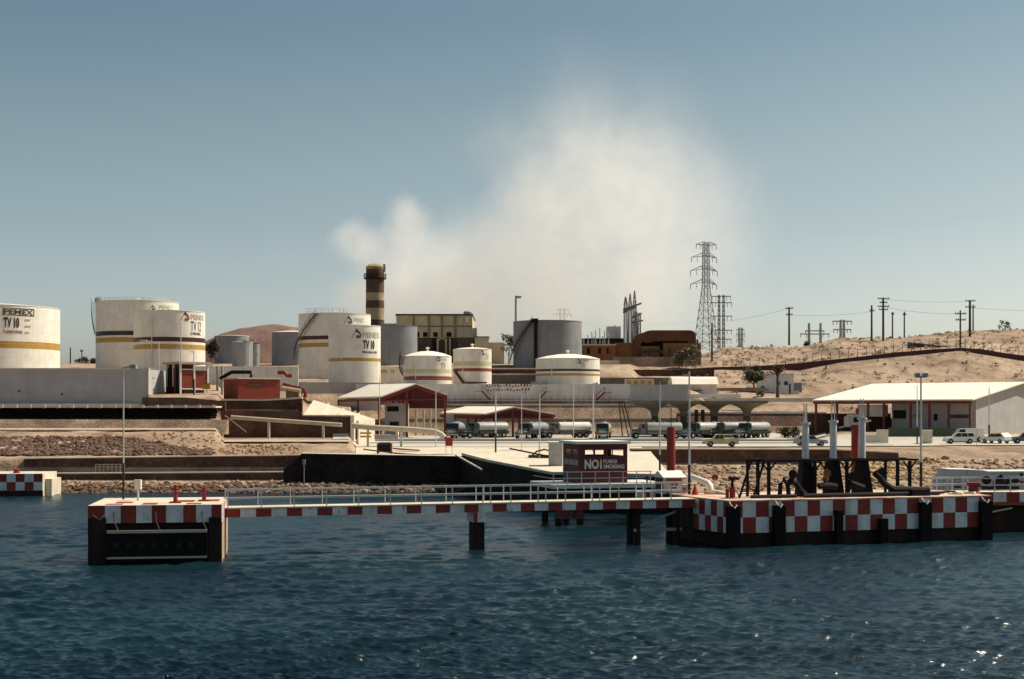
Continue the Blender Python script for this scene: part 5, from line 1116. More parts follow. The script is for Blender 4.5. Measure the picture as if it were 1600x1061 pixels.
# ================================================================ VEHICLES
def wheel(par, x, y, r, w_=.28):
    o = MB().cyl((x, y-w_/2, r), (x, y+w_/2, r), r, n=14).build('wheel', M['rubber'], par); MB().cyl((x, y-w_/2-.012, r), (x, y+w_/2+.012, r), r*.52, n=10).build('rim', M['steel'], o); return o
def tank_truck(label, body, loc, rz, tm='tank_silver'):
    t = thing('tank_truck', label, 'tank truck', loc, rz, 'tank trucks parked in the yard')
    MB().box(-4.4, 3.9, -.45, .45, .62, .86).build('chassis', M['truck_black'], t)
    mb = MB(); mb.prism([(2.05,.85),(3.0,.85),(3.0,1.75),(2.75,2.55),(2.05,2.6)], -1.05, 1.05); cab = mb.build('cab', body, t)
    mb = MB(); mb.hexa([(3.02,-.72,.85),(4.45,-.62,.85),(4.45,.62,.85),(3.02,.72,.85)], [(3.02,-.72,1.72),(4.4,-.58,1.55),(4.4,.58,1.55),(3.02,.72,1.72)]); mb.build('hood', body, t)
    MB().box(4.46, 4.52, -.5, .5, .95, 1.45).build('grille', M['steel'], t)
    for y in (-.86, .86):
        mb = MB(); mb.prism([(3.05,.95),(3.2,1.2),(3.9,1.28),(4.35,1.1),(4.5,.85),(4.3,.83),(3.9,1.05),(3.3,1.05),(3.1,.85)], y-.24, y+.24); mb.build('fender', body, t)
        MB().cyl((4.42,y*.85,1.15),(4.52,y*.85,1.15),.12,n=8).build('headlight', M['car_lamp'], t)
    MB().hexa([(3.004,-.9,1.8),(3.004,.9,1.8),(2.99,.9,1.8),(2.99,-.9,1.8)], [(2.79,-.85,2.5),(2.79,.85,2.5),(2.74,.85,2.5),(2.74,-.85,2.5)]).build('windscreen', M['glass'], cab)
    for y in (-1.06, 1.06): MB().box(2.2, 2.75, y-.008, y+.008, 1.75, 2.35).build('window', M['glass'], cab)
    MB().box(4.5, 4.68, -1.05, 1.05, .55, .8).build('bumper', M['steel'], t)
    mb = MB(); n = 22; rings = []
    for x, k in ((-4.3,.0),(-4.3,.78),(-4.18,.96),(-4.0,1.0),(1.5,1.0),(1.68,.96),(1.8,.78),(1.8,0)):
        rings.append([(x, 1.08*k*math.cos(2*PI*i/n), 1.9+.84*k*math.sin(2*PI*i/n)) for i in range(n)])
    vs = [p for r_ in rings for p in r_]; fs = [(a*n+i, a*n+(i+1)%n, (a+1)*n+(i+1)%n, (a+1)*n+i) for a in range(len(rings)-1) for i in range(n)]
    mb.add(vs, fs); tk = mb.build('tank', M[tm], t, smooth=True)
    for x in (-3, -1.2, .6): MB().cyl((x,0,2.7),(x,0,2.92),.28,n=10).build('manhole', M['steel'], tk)
    MB().box(-4.2, 1.7, -.95, .95, .87, 1.15).build('frame', M['truck_black'], t)
    for y in (-1, 1): MB().box(-4.3, 1.7, y*1.0-.04, y*1.0+.04, .75, 1.2).build('side_skirt', body, t)
    for x in (3.75, -1.9, -3.2):
        for y in (-.95, .95): wheel(t, x, y, .5)
    return t
zt_ = lambda px, D: ground(px, D)+.17
yl = [(711, 245, 262, 'truck_black', 'black tank truck facing the camera at the left end of the row'), (758, 246, 214, 'truck_green', 'tank truck with green cab and white tank, half under the lower shed'),
      (832, 244, 242, 'truck_green', 'dark green tank truck under the right end of the lower shed'), (886, 246, 203, 'truck_grey', 'tank truck with long shiny white tank right of the lower shed'),
      (943, 244, 262, 'truck_green', 'tank truck seen end on between the shed and the leaning pipes'), (1026, 243, 186, 'truck_grey', 'grey hooded tank truck seen broadside before the concrete canopy'),
      (1098, 245, 222, 'truck_green', 'first dark green tank truck under the right half of the canopy'), (1141, 247.5, 206, 'truck_green', 'second dark green tank truck, behind the cream pickup'), (1176, 246, 228, 'truck_green', 'last tank truck at the right end of the row')]
src = {}
for px, D, a, c, lb in yl:
    loc = (X(px,D), D, zt_(px,D))
    tm = 'grey_tank' if px in (832, 711) else ('white_wall' if px in (886, 1178) else 'tank_silver')
    if (c, tm) not in src: src[(c, tm)] = tank_truck(lb, M[c], loc, math.radians(a), tm)
    else: dup(src[(c, tm)], loc, math.radians(a), lb)

def car(name, label, cat, prof, wid, glass, wheels, wr, m, loc, rz, group='cars on the quay road', extra=None):
    t = thing(name, label, cat, loc, rz, group)
    low = [p for p in prof]; mb = MB(); n = len(prof)
    zmid = .95
    def ring(y, k): return [(x*(1 if z < zmid else 1-.0*k), y*(1 if z < zmid else .86), z) for x, z in prof]
    vs = ring(-wid/2, 1)+ring(wid/2, 1); fs = [tuple(range(n)), tuple(range(2*n-1, n-1, -1))]+[((i+1)%n, i, n+i, n+(i+1)%n) for i in range(n)]
    mb.add(vs, fs); b = mb.build('body', m, t)
    for g in glass:
        for s_ in (-1, 1):
            mb = MB(); mb.add([(x, s_*(wid/2*(.955 if z < 1.15 else .86)+.022), z) for x, z in g], [tuple(range(len(g)))]); mb.build('window', M['glass'], b)
    for x in wheels:
        for y in (-wid/2+.1, wid/2-.1): wheel(t, x, y, wr, .22)
    xm = max(p[0] for p in prof); xn = min(p[0] for p in prof)
    MB().box(xm-.05, xm+.1, -wid/2+.05, wid/2-.05, .35, .55).build('bumper', M['steel'], t); MB().box(xn-.1, xn+.05, -wid/2+.05, wid/2-.05, .35, .55).build('bumper', M['steel'], t)
    for y in (-wid/2+.25, wid/2-.25): MB().cyl((xm-.06,y,.72),(xm+.02,y,.72),.11,n=8).build('headlight', M['car_lamp'], t)
    return t
gz_ = lambda px, D: ground(px, D)+.155
pk = [(2.5,.35),(2.5,.95),(2.35,1.05),(1.15,1.12),(.7,1.72),(-.25,1.74),(-.45,1.12),(-.5,1.1),(-.52,.75),(-2.3,.75),(-2.4,.35)]
p1 = car('pickup_truck', 'cream pickup truck with an open bed driving left', 'pickup truck', pk, 1.85, [[(1.0,1.14),(.66,1.64),(.3,1.65),(.3,1.12)],[(.2,1.12),(.2,1.65),(-.18,1.66),(-.32,1.12)]], (1.55,-1.55), .38, M['car_cream'], (X(1126,204),204,gz_(1126,204)), PI)
for y in (-.9, .9): MB().box(-2.42, -.55, y-.03, y+.03, .76, 1.12).build('bed_side', M['car_cream'], p1)
MB().box(-2.46, -2.4, -.9, .9, .6, 1.12).build('tailgate', M['car_cream'], p1)
hb = [(2.35,.35),(2.35,.75),(2.2,.88),(1.0,1.0),(.35,1.5),(-1.7,1.56),(-2.25,1.05),(-2.3,.35)]
car('hatchback_car', 'silver grey car with dark rear facing right behind the left pale riser', 'car', hb, 1.75, [[(.85,1.02),(.3,1.43),(-.35,1.46),(-.35,1.0)],[(-.45,1.0),(-.45,1.46),(-1.5,1.48),(-1.85,1.02)]], (1.45,-1.4), .34, M['car_silver'], (X(1266,206),206,gz_(1266,206)), 0.05)
wg = [(2.2,.35),(2.2,.8),(2.05,.95),(1.0,1.05),(.45,1.62),(-1.9,1.66),(-2.2,1.1),(-2.25,.35)]
car('station_wagon', 'white station wagon facing left on the road before the warehouse', 'car', wg, 1.8, [[(.9,1.08),(.42,1.55),(-.1,1.56),(-.1,1.06)],[(-.2,1.06),(-.2,1.56),(-1.0,1.57),(-1.0,1.06)],[(-1.1,1.06),(-1.1,1.57),(-1.75,1.57),(-2.0,1.08)]], (1.4,-1.35), .37, M['car_white'], (X(1499,211),211,gz_(1499,211)), PI-.1)
vn = [(2.2,.4),(2.25,1.0),(1.95,1.15),(1.5,1.95),(-2.1,2.0),(-2.2,.4)]
car('van', 'cream van half hidden behind the white station wagon', 'van', vn, 1.85, [[(1.85,1.2),(1.45,1.85),(.7,1.86),(.7,1.2)]], (1.4,-1.4), .36, M['car_white'], (X(1513,216.5),216.5,gz_(1513,216.5)), PI)
car('small_car', 'small white car parked right of the lamp post', 'car', hb, 1.7, [[(.85,1.02),(.3,1.43),(-.35,1.46),(-.35,1.0)],[(-.45,1.0),(-.45,1.46),(-1.5,1.48),(-1.85,1.02)]], (1.45,-1.4), .33, M['car_white'], (X(1556,213),213,gz_(1556,213)), math.radians(120))
car('estate_car', 'blue grey car cut by the right edge of the photo', 'car', wg, 1.8, [[(.9,1.08),(.42,1.55),(-.1,1.56),(-.1,1.06)],[(-.2,1.06),(-.2,1.56),(-1.75,1.57),(-2.0,1.08)]], (1.4,-1.35), .37, M['car_dark'], (X(1604,212),212,gz_(1604,212)), math.radians(170))

# ================================================================ TREES
def tree(name, label, px, D, yt, halfw, m, seed, zb=None, cat='tree', n=900, leaf=.5, trunk=True, group=None, yb=None):
    r = random.Random(seed); zb = ground(px, D) if zb is None else zb; h = Z(yt, D)-zb; w_ = halfw*D/F
    t = thing(name, label, cat, (X(px,D), D, zb), 0, group); mb = MB()
    cl_ = []
    for k in range(12):
        a = r.uniform(0, 6.28); q_ = r.uniform(.15, .8)
        cl_.append((Vector((w_*q_*math.cos(a), w_*q_*math.sin(a)*.8, h*r.uniform(.42 if trunk else .15, .86))), r.uniform(.26, .5)*w_))
    for i in range(n):
        c, cr_ = r.choice(cl_); d = Vector((r.gauss(0,1), r.gauss(0,1), r.gauss(0,.8))).normalized()*cr_*r.uniform(.35, 1.12)
        p = c+d; p.z = min(p.z, h*1.02); s = leaf*r.uniform(.35, 1)
        a = Vector((r.uniform(-1,1), r.uniform(-1,1), r.uniform(-.7,.7))).normalized(); b = a.cross(Vector((r.uniform(-1,1), r.uniform(-1,1), 1))).normalized()
        mb.quad(p-a*s*.5, p-b*s*.28, p+a*s*.5, p+b*s*.28)
    mb.build('crown', m, t, fix=False)
    tb = MB(); tb.cyl((0,0,-.4),(0,0,h*.45),max(.12,w_*.07),max(.08,w_*.045),7)
    for c, cr_ in cl_[:6]: tb.cyl((0,0,h*.35), c, max(.06,w_*.03), .03, 5)
    tb.build('trunk', M['trunk'], t)
    return t
tree('bushy_tree', 'dark brown bushy tree between the white tank pair and the grey tanks', 330, 372, 524, 14, M['leaf_brown'], 4, zb=18, n=1500, leaf=.9)
tree('bushy_tree', 'thin olive tree at the left edge of the large grey tank', 795, 365, 514, 15, M['leaf'], 6, zb=19, n=800, leaf=.8)
tree('bushy_tree', 'broad olive tree on the yard left of the palm tree', 1178, 308, 570, 20, M['leaf'], 8, zb=13, n=1600, leaf=.8)
tree('shrub', 'dusty grey shrub before the rust coloured generator', 1066, 368, 541, 17, M['leaf_grey'], 9, zb=20.5, cat='shrub', n=1100, leaf=.8, trunk=False)
tree('shrub', 'pale grey shrub right of the generator hood', 1082, 367, 535, 12, M['leaf_grey'], 10, zb=20.5, cat='shrub', n=700, leaf=.8, trunk=False)
tree('shrub', 'small dry bush on the yard slope right of the broad olive tree', 1189, 296, 602, 8, M['leaf'], 14, cat='shrub', n=400, leaf=.5, trunk=False)
tree('shrub', 'green shrub at the foot of the brown bank left of the silver car', 1225, 247, 664, 14, M['leaf'], 15, cat='shrub', n=700, leaf=.5, trunk=False)
tree('shrub', 'dark shrub right behind the silver grey car', 1243, 248, 666, 12, M['leaf_brown'], 16, cat='shrub', n=500, leaf=.5, trunk=False)
tree('bushy_tree', 'lone flat topped tree on the skyline at far right', 1571, 455, 499, 10, M['leaf'], 17, zb=33.5, n=260, leaf=.8)
tree('shrub', 'dark shrub on the skyline near the right edge', 1589, 450, 513, 5, M['leaf_brown'], 18, zb=33, cat='shrub', n=250, leaf=.7, trunk=False)
tree('shrub', 'low dark bush on the hill crest left of the lone tree', 1483, 452, 518, 7, M['leaf_brown'], 19, zb=33, cat='shrub', n=250, leaf=.7, trunk=False)
tree('shrub', 'brown thicket on the skyline right of the big left tank', 128, 420, 557, 14, M['leaf_brown'], 20, zb=20, cat='shrub', n=700, leaf=1.0, trunk=False)
tree('shrub', 'second brown thicket on the skyline against the tank pair', 146, 415, 560, 12, M['leaf_brown'], 22, zb=20, cat='shrub', n=500, leaf=1.0, trunk=False)
for k, (px, y, D) in enumerate(((1262, 533, 436), (1258, 532.5, 438), (1390, 526.5, 446))):
    tree('shrub', ['dark bush at the left end of the crest near the first pole', 'low bush leaning on the crest right of the first pole', 'small bush at the foot of the slim crest pole'][k], px, D, y, 6, M['leaf_brown'], 30+k, cat='shrub', n=200, leaf=.7, trunk=False)
def palm(px, D, yt, ybase, label):
    r = random.Random(5); zb = Z(ybase, D); h = Z(yt+12, D)-zb; t = thing('palm_tree', label, 'palm tree', (X(px,D), D, zb))
    MB().lathe([(.42,-.3),(.3,.6),(.24,h*.5),(.26,h*.9),(.34,h)], 10).build('trunk', M['trunk'], t, smooth=True)
    for k in range(18):
        a = 2*PI*k/18+r.uniform(-.1,.1); up = r.uniform(.35,1.3); L_ = r.uniform(2.3,3.2); mb = MB(); prev = None
        for i in range(7):
            f = i/6; rr = L_*f*math.cos(up)*(1+.1*f); z = h + L_*f*math.sin(up) - .5*f*f*L_*(.35+.4*math.cos(up)); w_ = .8*math.sin(PI*min(1,f*.9+.08))+.06
            c = Vector((rr*math.cos(a), rr*math.sin(a), z)); sd_ = Vector((-math.sin(a), math.cos(a), 0))*w_*.5
            cur = (c-sd_-Vector((0,0,.12*w_)), c, c+sd_-Vector((0,0,.12*w_)))
            if prev:
                mb.quad(prev[0], prev[1], cur[1], cur[0]); mb.quad(prev[1], prev[2], cur[2], cur[1])
            prev = cur
        mb.build('frond', M['leaf'] if k % 3 else M['leaf_brown'], t, fix=False)
palm(1215, 286, 573, 619, 'single palm tree in front of the grey house')
# ================================================================ MOORING DOLPHIN, WALKWAY, LOADING PLATFORM
def checks(mb, o, ax, widths, rows, first, off=.006):
    """painted check pattern on a vertical face: o lower-left corner, ax unit vector; rows: list of heights from bottom; material 0 red, 1 white"""
    o = Vector(o); ax = Vector(ax).normalized(); n = ax.cross(Vector((0,0,1))).normalized(); z = 0
    for j, h in enumerate(rows):
        x = 0
        for i, w_ in enumerate(widths):
            a = o+ax*x+n*off+Vector((0,0,z)); b = a+ax*w_; mi = (i+j+first) % 2
            mb.quad(a, b, b+Vector((0,0,h)), a+Vector((0,0,h)), mi); x += w_
        z += h
RW = [M['check_red'], M['check_white']]
# --- outer dolphin
DT = 3.43; do = thing('mooring_dolphin', 'square mooring dolphin with red and white checked rim in the open water', 'dolphin', (X(138,84), 83.9, 0), math.radians(8.5))
W_ = 7.75; DP = 7.3
MB().box(0, W_, 0, DP, DT-1.05, DT).build('deck_slab', M['deck'], do)
mb = MB(); wd = [.98,.9,.9,.9,.82,1.0,.75,.9,.6]
checks(mb, (0,0,DT-1.05), (1,0,0), wd, [1.05], 0); mb.build('check_paint', RW, do, fix=False)
mb = MB(); checks(mb, (W_,0,DT-1.05), (0,1,0), [.9]*8, [1.05], 1); mb.build('check_paint', RW, do, fix=False)
mb = MB(); checks(mb, (0,DP,DT-1.05), (0,-1,0), [.9]*8, [1.05], 1); mb.build('check_paint', RW, do, fix=False)
mb = MB()   # painted squares on the deck edge
for x, w2, y0, y1 in ((.9,1.0,.55,1.5),(1.3,1.0,1.9,3.3),(3.0,.9,.4,2.1),(4.6,1.3,2.5,4.5),(5.6,.9,.4,1.6),(6.3,1.1,3,5)): mb.quad((x,y0,DT+.005),(x+w2,y0,DT+.005),(x+w2,y1,DT+.005),(x,y1,DT+.005))
mb.build('deck_paint', M['check_red'], do, fix=False)
mb = MB(); mb.box(.25, W_-.25, .35, DP-.3, -2, DT-1.052); mb.build('pier_block', M['wet_concrete'], do)
for x0, x1 in ((.02, 1.05), (W_-.75, W_-.02)): MB().box(x0, x1, -.12, .34, -2, DT-.75).build('corner_pile', M['wet_concrete'], do)
MB().box(W_-.245, W_+.02, .1, DP-.4, -2, DT-1.053).build('side_wall', mat('stained_pale_concrete', (.50,.38,.26), (.30,.18,.11), scale=1, rough=.9, streak=.6, c3=(.08,.035,.025)), do)
fe_ = MB().box(1.1, W_-.8, -.45, -.05, .35, DT-1.5).build('fender_panel', M['rubber'], do)
MB().box(1.15, W_-.85, -.55, -.46, DT-1.62, DT-1.45).box(1.15, W_-.85, -.5, -.46, .3, .42).build('frame_rail', M['letter_faint'], fe_)
for k in range(7): MB().box(1.5+k*.72, 1.85+k*.72, -.52, -.455, .9, 1.25).build('pad', M['wet_concrete'], fe_)
for x in (1.5, 3.9, 6.6): MB().path([(x,-.05,DT-.4),(x+.05,-.25,DT-1.0),(x+.3,-.4,DT-1.5)], .04, 5).build('chain', M['dark_masonry'], fe_)
MB().path([(.3,-.03,DT-.55),(.7,-.1,DT-.85),(1.0,-.03,DT-.5)], .04, 5).build('rope', M['pipe'], do)
def red_post(x, y, h, label, par=do):
    p = par.matrix_basis @ Vector((x, y, DT)); r = thing('mooring_post', label, 'mooring post', p, par.rotation_euler.z); MB().cyl((0,0,0),(0,0,h),.13,n=12).build('post', M['red'], r); MB().box(-.35,.35,-.35,.35,.001,.08).build('foot', M['red'], r); MB().cyl((-.3,0,h*.75),(.3,0,h*.75),.07,n=8).build('cross_bar', M['red'], r); return r
bpy.context.view_layer.update()
red_post(4.9, 1.8, 1.1, 'taller red mooring post on the square dolphin'); red_post(6.5, 3.4, .85, 'shorter red mooring post at the right of the square dolphin')
p = do.matrix_basis @ Vector((2.4, 4.4, DT)); r = thing('junction_box', 'white junction box on a thin post on the square dolphin', 'box', p); MB().cyl((0,0,0),(0,0,.7),.07,n=8).build('post', M['mast'], r); MB().box(-.2,.2,-.13,.13,.7,1.3).build('body', M['white'], r)
p = do.matrix_basis @ Vector((1.35, 5.8, DT)); lp = lamp_post(0, 571, p.y, 'tall lamp post with a dark green base standing on the square dolphin', zbase=DT, dark=.27, arm=.75, r=.045); lp.location = p
# --- dolphin by the shore at far left
D = 149; dl = thing('mooring_dolphin', 'smaller checked dolphin against the shore at the left edge', 'dolphin', (X(-60,D), D, 0), math.radians(4)); s = D/F
w2 = 124*s; zt = Z(740.5,D); MB().box(0, w2, 0, 6, -1.5, zt).build('block', M['deck'], dl); mb = MB(); pit = 14*s
checks(mb, (0,0,zt-2*13*s), (1,0,0), [w2-8*pit*.985]+[pit*.985]*8, [13*s,13*s], 1); mb.build('check_paint', RW, dl, fix=False); MB().box(-.05,w2+.05,-.06,-.002,-1,zt-2*13*s-.02).build('tide_band', M['wet_concrete'], dl)
MB().box(w2+.01, w2+.7, 1, 5, -1, zt-.6).build('step', M['deck'], dl)
r = thing('bollard', 'red bollard on the shore dolphin at the left edge', 'bollard', P(26,740,151)+Vector((0,0,-.02))); MB().lathe([(.36,0),(.36,.2),(.28,.25),(.28,.4),(.42,.5),(.1,.58),(.02,.58)],12).build('post', M['red'], r, smooth=True)
# yellow sea wall railing
r = thing('guard_rail', 'small pale railing on the shore wall behind the dolphin lamp post', 'railing', (X(150,164.7), 164.55, 1.75)); mb = MB(); L_ = 45*164.7/F
for h in (.75, 1.0): mb.box(0, L_, -.04, .04, h-.04, h+.04)
for k in range(8): mb.box(k*L_/7-.05, k*L_/7+.05, -.05, .05, 0, .96)
mb.build('rail', M['pipe'], r)

# --- walkway
A = Vector((X(351,88), 88, 3.0)); B = Vector((X(1086,97.2), 97.2, 3.0)); dv = B-A; LW = dv.length; ang = math.atan2(dv.y, dv.x)
wk = thing('walkway', 'long red and white walkway bridge from the square dolphin to the loading platform', 'walkway', A, ang)
MB().box(0, LW, 0, 1.7, -.58, -.06).build('beam', M['wet_concrete'], wk); MB().box(-.02, LW+.02, -.08, 1.78, -.058, .02).build('deck', M['deck'], wk)
NP = 33; mb = MB(); checks(mb, (0,0,-.58), (1,0,0), [LW/NP]*NP, [.52], 0); mb.build('check_paint', RW, wk, fix=False)
for y, nm in ((.02, 'railing'), (1.68, 'railing')):
    mb = MB()
    for h in (.55, 1.08): mb.box(.1, LW-.3, y-.025, y+.025, h-.028, h+.028)
    k = 0; x = .2
    while x < LW-.2:
        mb.box(x-.03, x+.03, y-.03, y+.03, .021, 1.05)
        if x > LW*.48 and k % 2 == 0: mb.box(x+.5, x+.56, y-.03, y+.03, .021, 1.05)
        x += 2.05 if x < LW*.48 else 1.9; k += 1
    mb.build(nm, M['mast'], wk)
xx = lambda px: (px-351)/(1086-351)*LW*(.985+.0)
xc = xx(729)+.35
pr = thing('bridge_pier', 'single dark pier column under the middle of the walkway', 'pier', A + Vector((dv.x/LW*xc, dv.y/LW*xc, -A.z)), ang)
MB().box(-.38, .38, .2, 1.3, -2, 1.75).build('column', M['wet_concrete'], pr); MB().box(-.42, .42, -.02, 1.72, 1.752, 2.41).build('cap', M['check_white'], pr); MB().box(-.422, -.15, -.03, -.021, 1.76, 2.40).build('check_paint', M['check_red'], pr)
xc = xx(888); pr = thing('bridge_pier', 'pair of stub brackets under the walkway below the red booth', 'pier', A + Vector((dv.x/LW*xc, dv.y/LW*xc, -A.z)), ang)
for x in (-.45, .55): MB().box(x-.22, x+.22, .1, 1.5, 1.8, 2.41).build('bracket', M['maroon'], pr)
xc = xx(1000); pr = thing('bridge_pier', 'dark piled trestle with a cross brace under the right end of the walkway', 'pier', A + Vector((dv.x/LW*xc, dv.y/LW*xc, -A.z)), ang)
for x, y in ((0,.3),(0,1.6),(2.9,.3),(2.9,1.6)): MB().cyl((x,y,-2),(x,y,2.41),.24,n=10).build('pile', M['wet_concrete'], pr)
MB().beam((0,.2,1.2),(2.9,.2,2.2),.14).build('brace', M['grey_tank'], pr); MB().box(-.3,3.2,.1,.3,.85,1.05).build('tie_beam', M['grey_tank'], pr)

# --- loading platform
O = Vector((X(1140,94), 94, 0)); E = Vector((X(1548,99.7), 99.7, 0)); ux = (E-O).normalized(); uy = Vector((-ux.y, ux.x, 0)); LP = (E-O).length; pang = math.atan2(ux.y, ux.x)
Q = Vector((X(1083,98), 98, 0)); ql = Vector(((Q-O).dot(ux), (Q-O).dot(uy), 0)); PD = 8.5; ZT = 3.0
pf = thing('loading_platform', 'big checked loading platform with black fenders on the right', 'platform', O, pang)
poly = [(0,0),(LP,0),(LP,PD),(ql.x,PD),(ql.x,ql.y)]
mb = MB(); mb.prism(poly, .9, ZT, axis='z'); mb.build('deck_block', M['deck'], pf)
def ins(p, k): return (p[0]*(1-k*.012)+.1*k, p[1]*(1-k*.02)+.12*k)
mb = MB(); mb.prism([(.15,.12),(LP-.1,.12),(LP-.1,PD-.1),(ql.x+.15,PD-.1),(ql.x+.15,ql.y+.1)], -2, .898, axis='z'); mb.build('tidal_base', M['wet_concrete'], pf)
mb = MB(); mb.prism([(-.03,-.05),(LP+.05,-.05),(LP+.05,PD),(ql.x-.05,PD),(ql.x-.05,ql.y-.03)], ZT+.002, ZT+.09, axis='z'); mb.build('rim', mat('worn_red_white_rim', (.52,.27,.17), (.62,.50,.40), scale=.7, rough=.8, contrast=(.45,.55)), pf)
mb = MB(); checks(mb, (0,0,ZT-2.1), (1,0,0), [LP/21]*21, [1.05,1.05], 1); mb.build('check_paint', RW, pf, fix=False)
MB().box(ql.x-.03, ql.x-.003, ql.y+.02, PD-.02, .9, ZT-.02).build('end_face', M['wet_concrete'], pf)
lq = ql.length; mb = MB(); checks(mb, (ql.x,ql.y,ZT-2.1), (-ql.x,-ql.y,0), [lq/6]*6, [1.05,1.05], 0); mb.build('check_paint', RW, pf, fix=False)
mb = MB(); checks(mb, (LP,0,ZT-2.1), (0,1,0), [.94]*9, [1.05,1.05], 0); mb.build('check_paint', RW, pf, fix=False)
def u_at(px, v):
    k = (px-800)/F
    return (k*(O.y+uy.y*v) - O.x - uy.x*v)/(ux.x - k*ux.y)
tofu = lambda px: u_at(px, 0)
for px, w2, hh in ((1143.5,20,0),(1215,18,0),(1308,11,.4),(1377,13,1.05),(1443,18,0),(1537,20,0)):
    u = tofu(px); ww = w2*.0445/2
    f = MB().box(u-ww, u+ww, -.42, -.012, -.6, ZT-.28-hh).build('fender', M['rubber'], pf)
    if hh == 0: MB().path([(u-ww*.5,-.05,ZT-.02),(u-ww*.4,-.3,ZT-.25),(u,-.45,ZT-.4),(u+ww*.5,-.3,ZT-.2)], .055, 6).build('chain', M['pipe'], f)
bpy.context.view_layer.update()
def on(u, v, z=ZT+.092): return pf.matrix_basis @ Vector((u, v, z))
tofu = lambda px: u_at(px, 2.4)
# gantry
ga = thing('pipe_gantry', 'long black pipe gantry with leaning ladder along the platform', 'gantry', on(0,0), pang)
GH = 2.5; g0, g1 = tofu(1180), tofu(1432); gv = 2.2
MB().box(g0, g1, gv-.1, gv+.1, GH-.08, GH+.05).build('beam', M['dark_steel'], ga); MB().box(g0, g1, gv+1.5, gv+1.7, GH-.1, GH+.08).build('beam', M['dark_steel'], ga)
mb = MB()
for k in range(24): x = g0+.3+k*(g1-g0-.6)/23; mb.box(x-.05, x+.05, gv+.101, gv+1.499, GH-.06, GH+.04)
mb.build('cross_bars', M['dark_steel'], ga)
for px in (1182,1199,1271,1289,1321,1400,1419):
    u = tofu(px); MB().box(u-.1, u+.1, gv-.09, gv+.09, 0, GH-.101).build('post', M['dark_steel'], ga); MB().box(u-.08, u+.08, gv+1.52, gv+1.68, 0, GH-.101).build('post', M['dark_steel'], ga)
    if px > 1190 and px not in (1400,):
        for sx in (-1, 1): MB().beam((u, gv, GH-.75), (u+sx*.5, gv, GH-.12), .09).build('brace', M['dark_steel'], ga)
lad = MB(); a0 = Vector((tofu(1153), gv, 0)); a1 = Vector((tofu(1172), gv, GH+.05)); b0 = a0+Vector((1.05,0,0)); b1 = a1+Vector((.95,0,0))
lad.beam(a0, a1, .12); lad.beam(b0+Vector((0,.0,0)), Vector((tofu(1192),gv,GH)), .12)
for k in range(1, 9): f = k/9; lad.beam(a0.lerp(a1, f), Vector((tofu(1182)-.1, gv, a0.lerp(a1, f).z)), .05)
lad.build('ladder', M['dark_steel'], ga); MB().box(tofu(1170), tofu(1186), gv-.3, gv+.3, GH-.02, GH+.16).build('ladder_head', M['dark_steel'], ga)
# loading arm risers
def riser(px, yt, m, label, v=2.9, r=.24, ped=True):
    u = u_at(px, v); b = on(u, v); h = Z(yt, b.y)-b.z; t = thing('pipe_riser', label, 'loading arm', b, pang, 'loading arm risers on the platform')
    if ped: MB().hexa([(-.62,-.5,0),(.62,-.5,0),(.62,.5,0),(-.62,.5,0)], [(-.30,-.3,GH+.1),(.30,-.3,GH+.1),(.30,.3,GH+.1),(-.30,.3,GH+.1)]).build('pedestal', M['dark_steel'], t)
    MB().cyl((0,0,GH+.102 if ped else 0), (0,0,h), r, n=16).build('riser', m, t, smooth=True)
    if ped: MB().cyl((0,0,h+.002), (0,0,h+.16), r*1.45, n=16).build('flange', M['mast'], t); MB().cyl((.1,0,h+.16),(.1,0,h+1.5),.035,n=5).build('antenna', M['mast'], t); MB().cyl((-.12,0,h+.16),(-.12,0,h+1.5),.035,n=5).build('antenna', M['mast'], t)
    return t
riser(1258.5, 663.5, M['blue_white'], 'leftmost pale blue riser on a tapered black pedestal')
riser(1302, 660.5, M['blue_white'], 'middle pale blue riser on a tapered black pedestal')
riser(1347, 656, M['blue_white'], 'rightmost pale blue riser, beside the thick red one')
rr = riser(1336, 664, M['red'], 'thick red riser with white swivel gear on top, right of the pale risers', v=5.2, r=.27, ped=False)
sgd = MB(); h = Z(664, on(tofu(1336),5.2).y)-on(0,0).z; MB().box(-.5,.5,-.3,.3,h+.003,h+.75).build('swivel_box', M['cap'], rr); MB().box(-.75,-.51,-.25,.25,h-.15,h+.6).box(.51,.75,-.25,.25,h-.1,h+.65).build('swivel_arm', M['cap'], rr); MB().box(-.3,.3,-.34,-.301,h+.2,h+.55).build('hatch', M['dark_steel'], rr); MB().cyl((.2,0,h+.75),(.2,0,h+1.2),.12,n=8).build('stub', M['red_steel'], rr); MB().beam((-1.3,0,h-.2),(1.3,0,h+.3),.1).build('lever', M['mast'], rr)
# red riser behind the hut
D = 108; t = thing('pipe_riser', 'thick red riser with a thin mast on top behind the white hut', 'loading arm', (X(1048.5,D), D, 3.0)); h = Z(668.5,D)-3; MB().cyl((0,0,0),(0,0,h),.32,n=18).build('riser', M['red'], t, smooth=True); MB().cyl((0,0,h+.001),(0,0,h+.06),.26,n=16).build('cap', M['red_steel'], t); MB().cyl((0,0,h+.06),(0,0,h+1.5),.035,n=5).build('mast', M['dark_steel'], t)
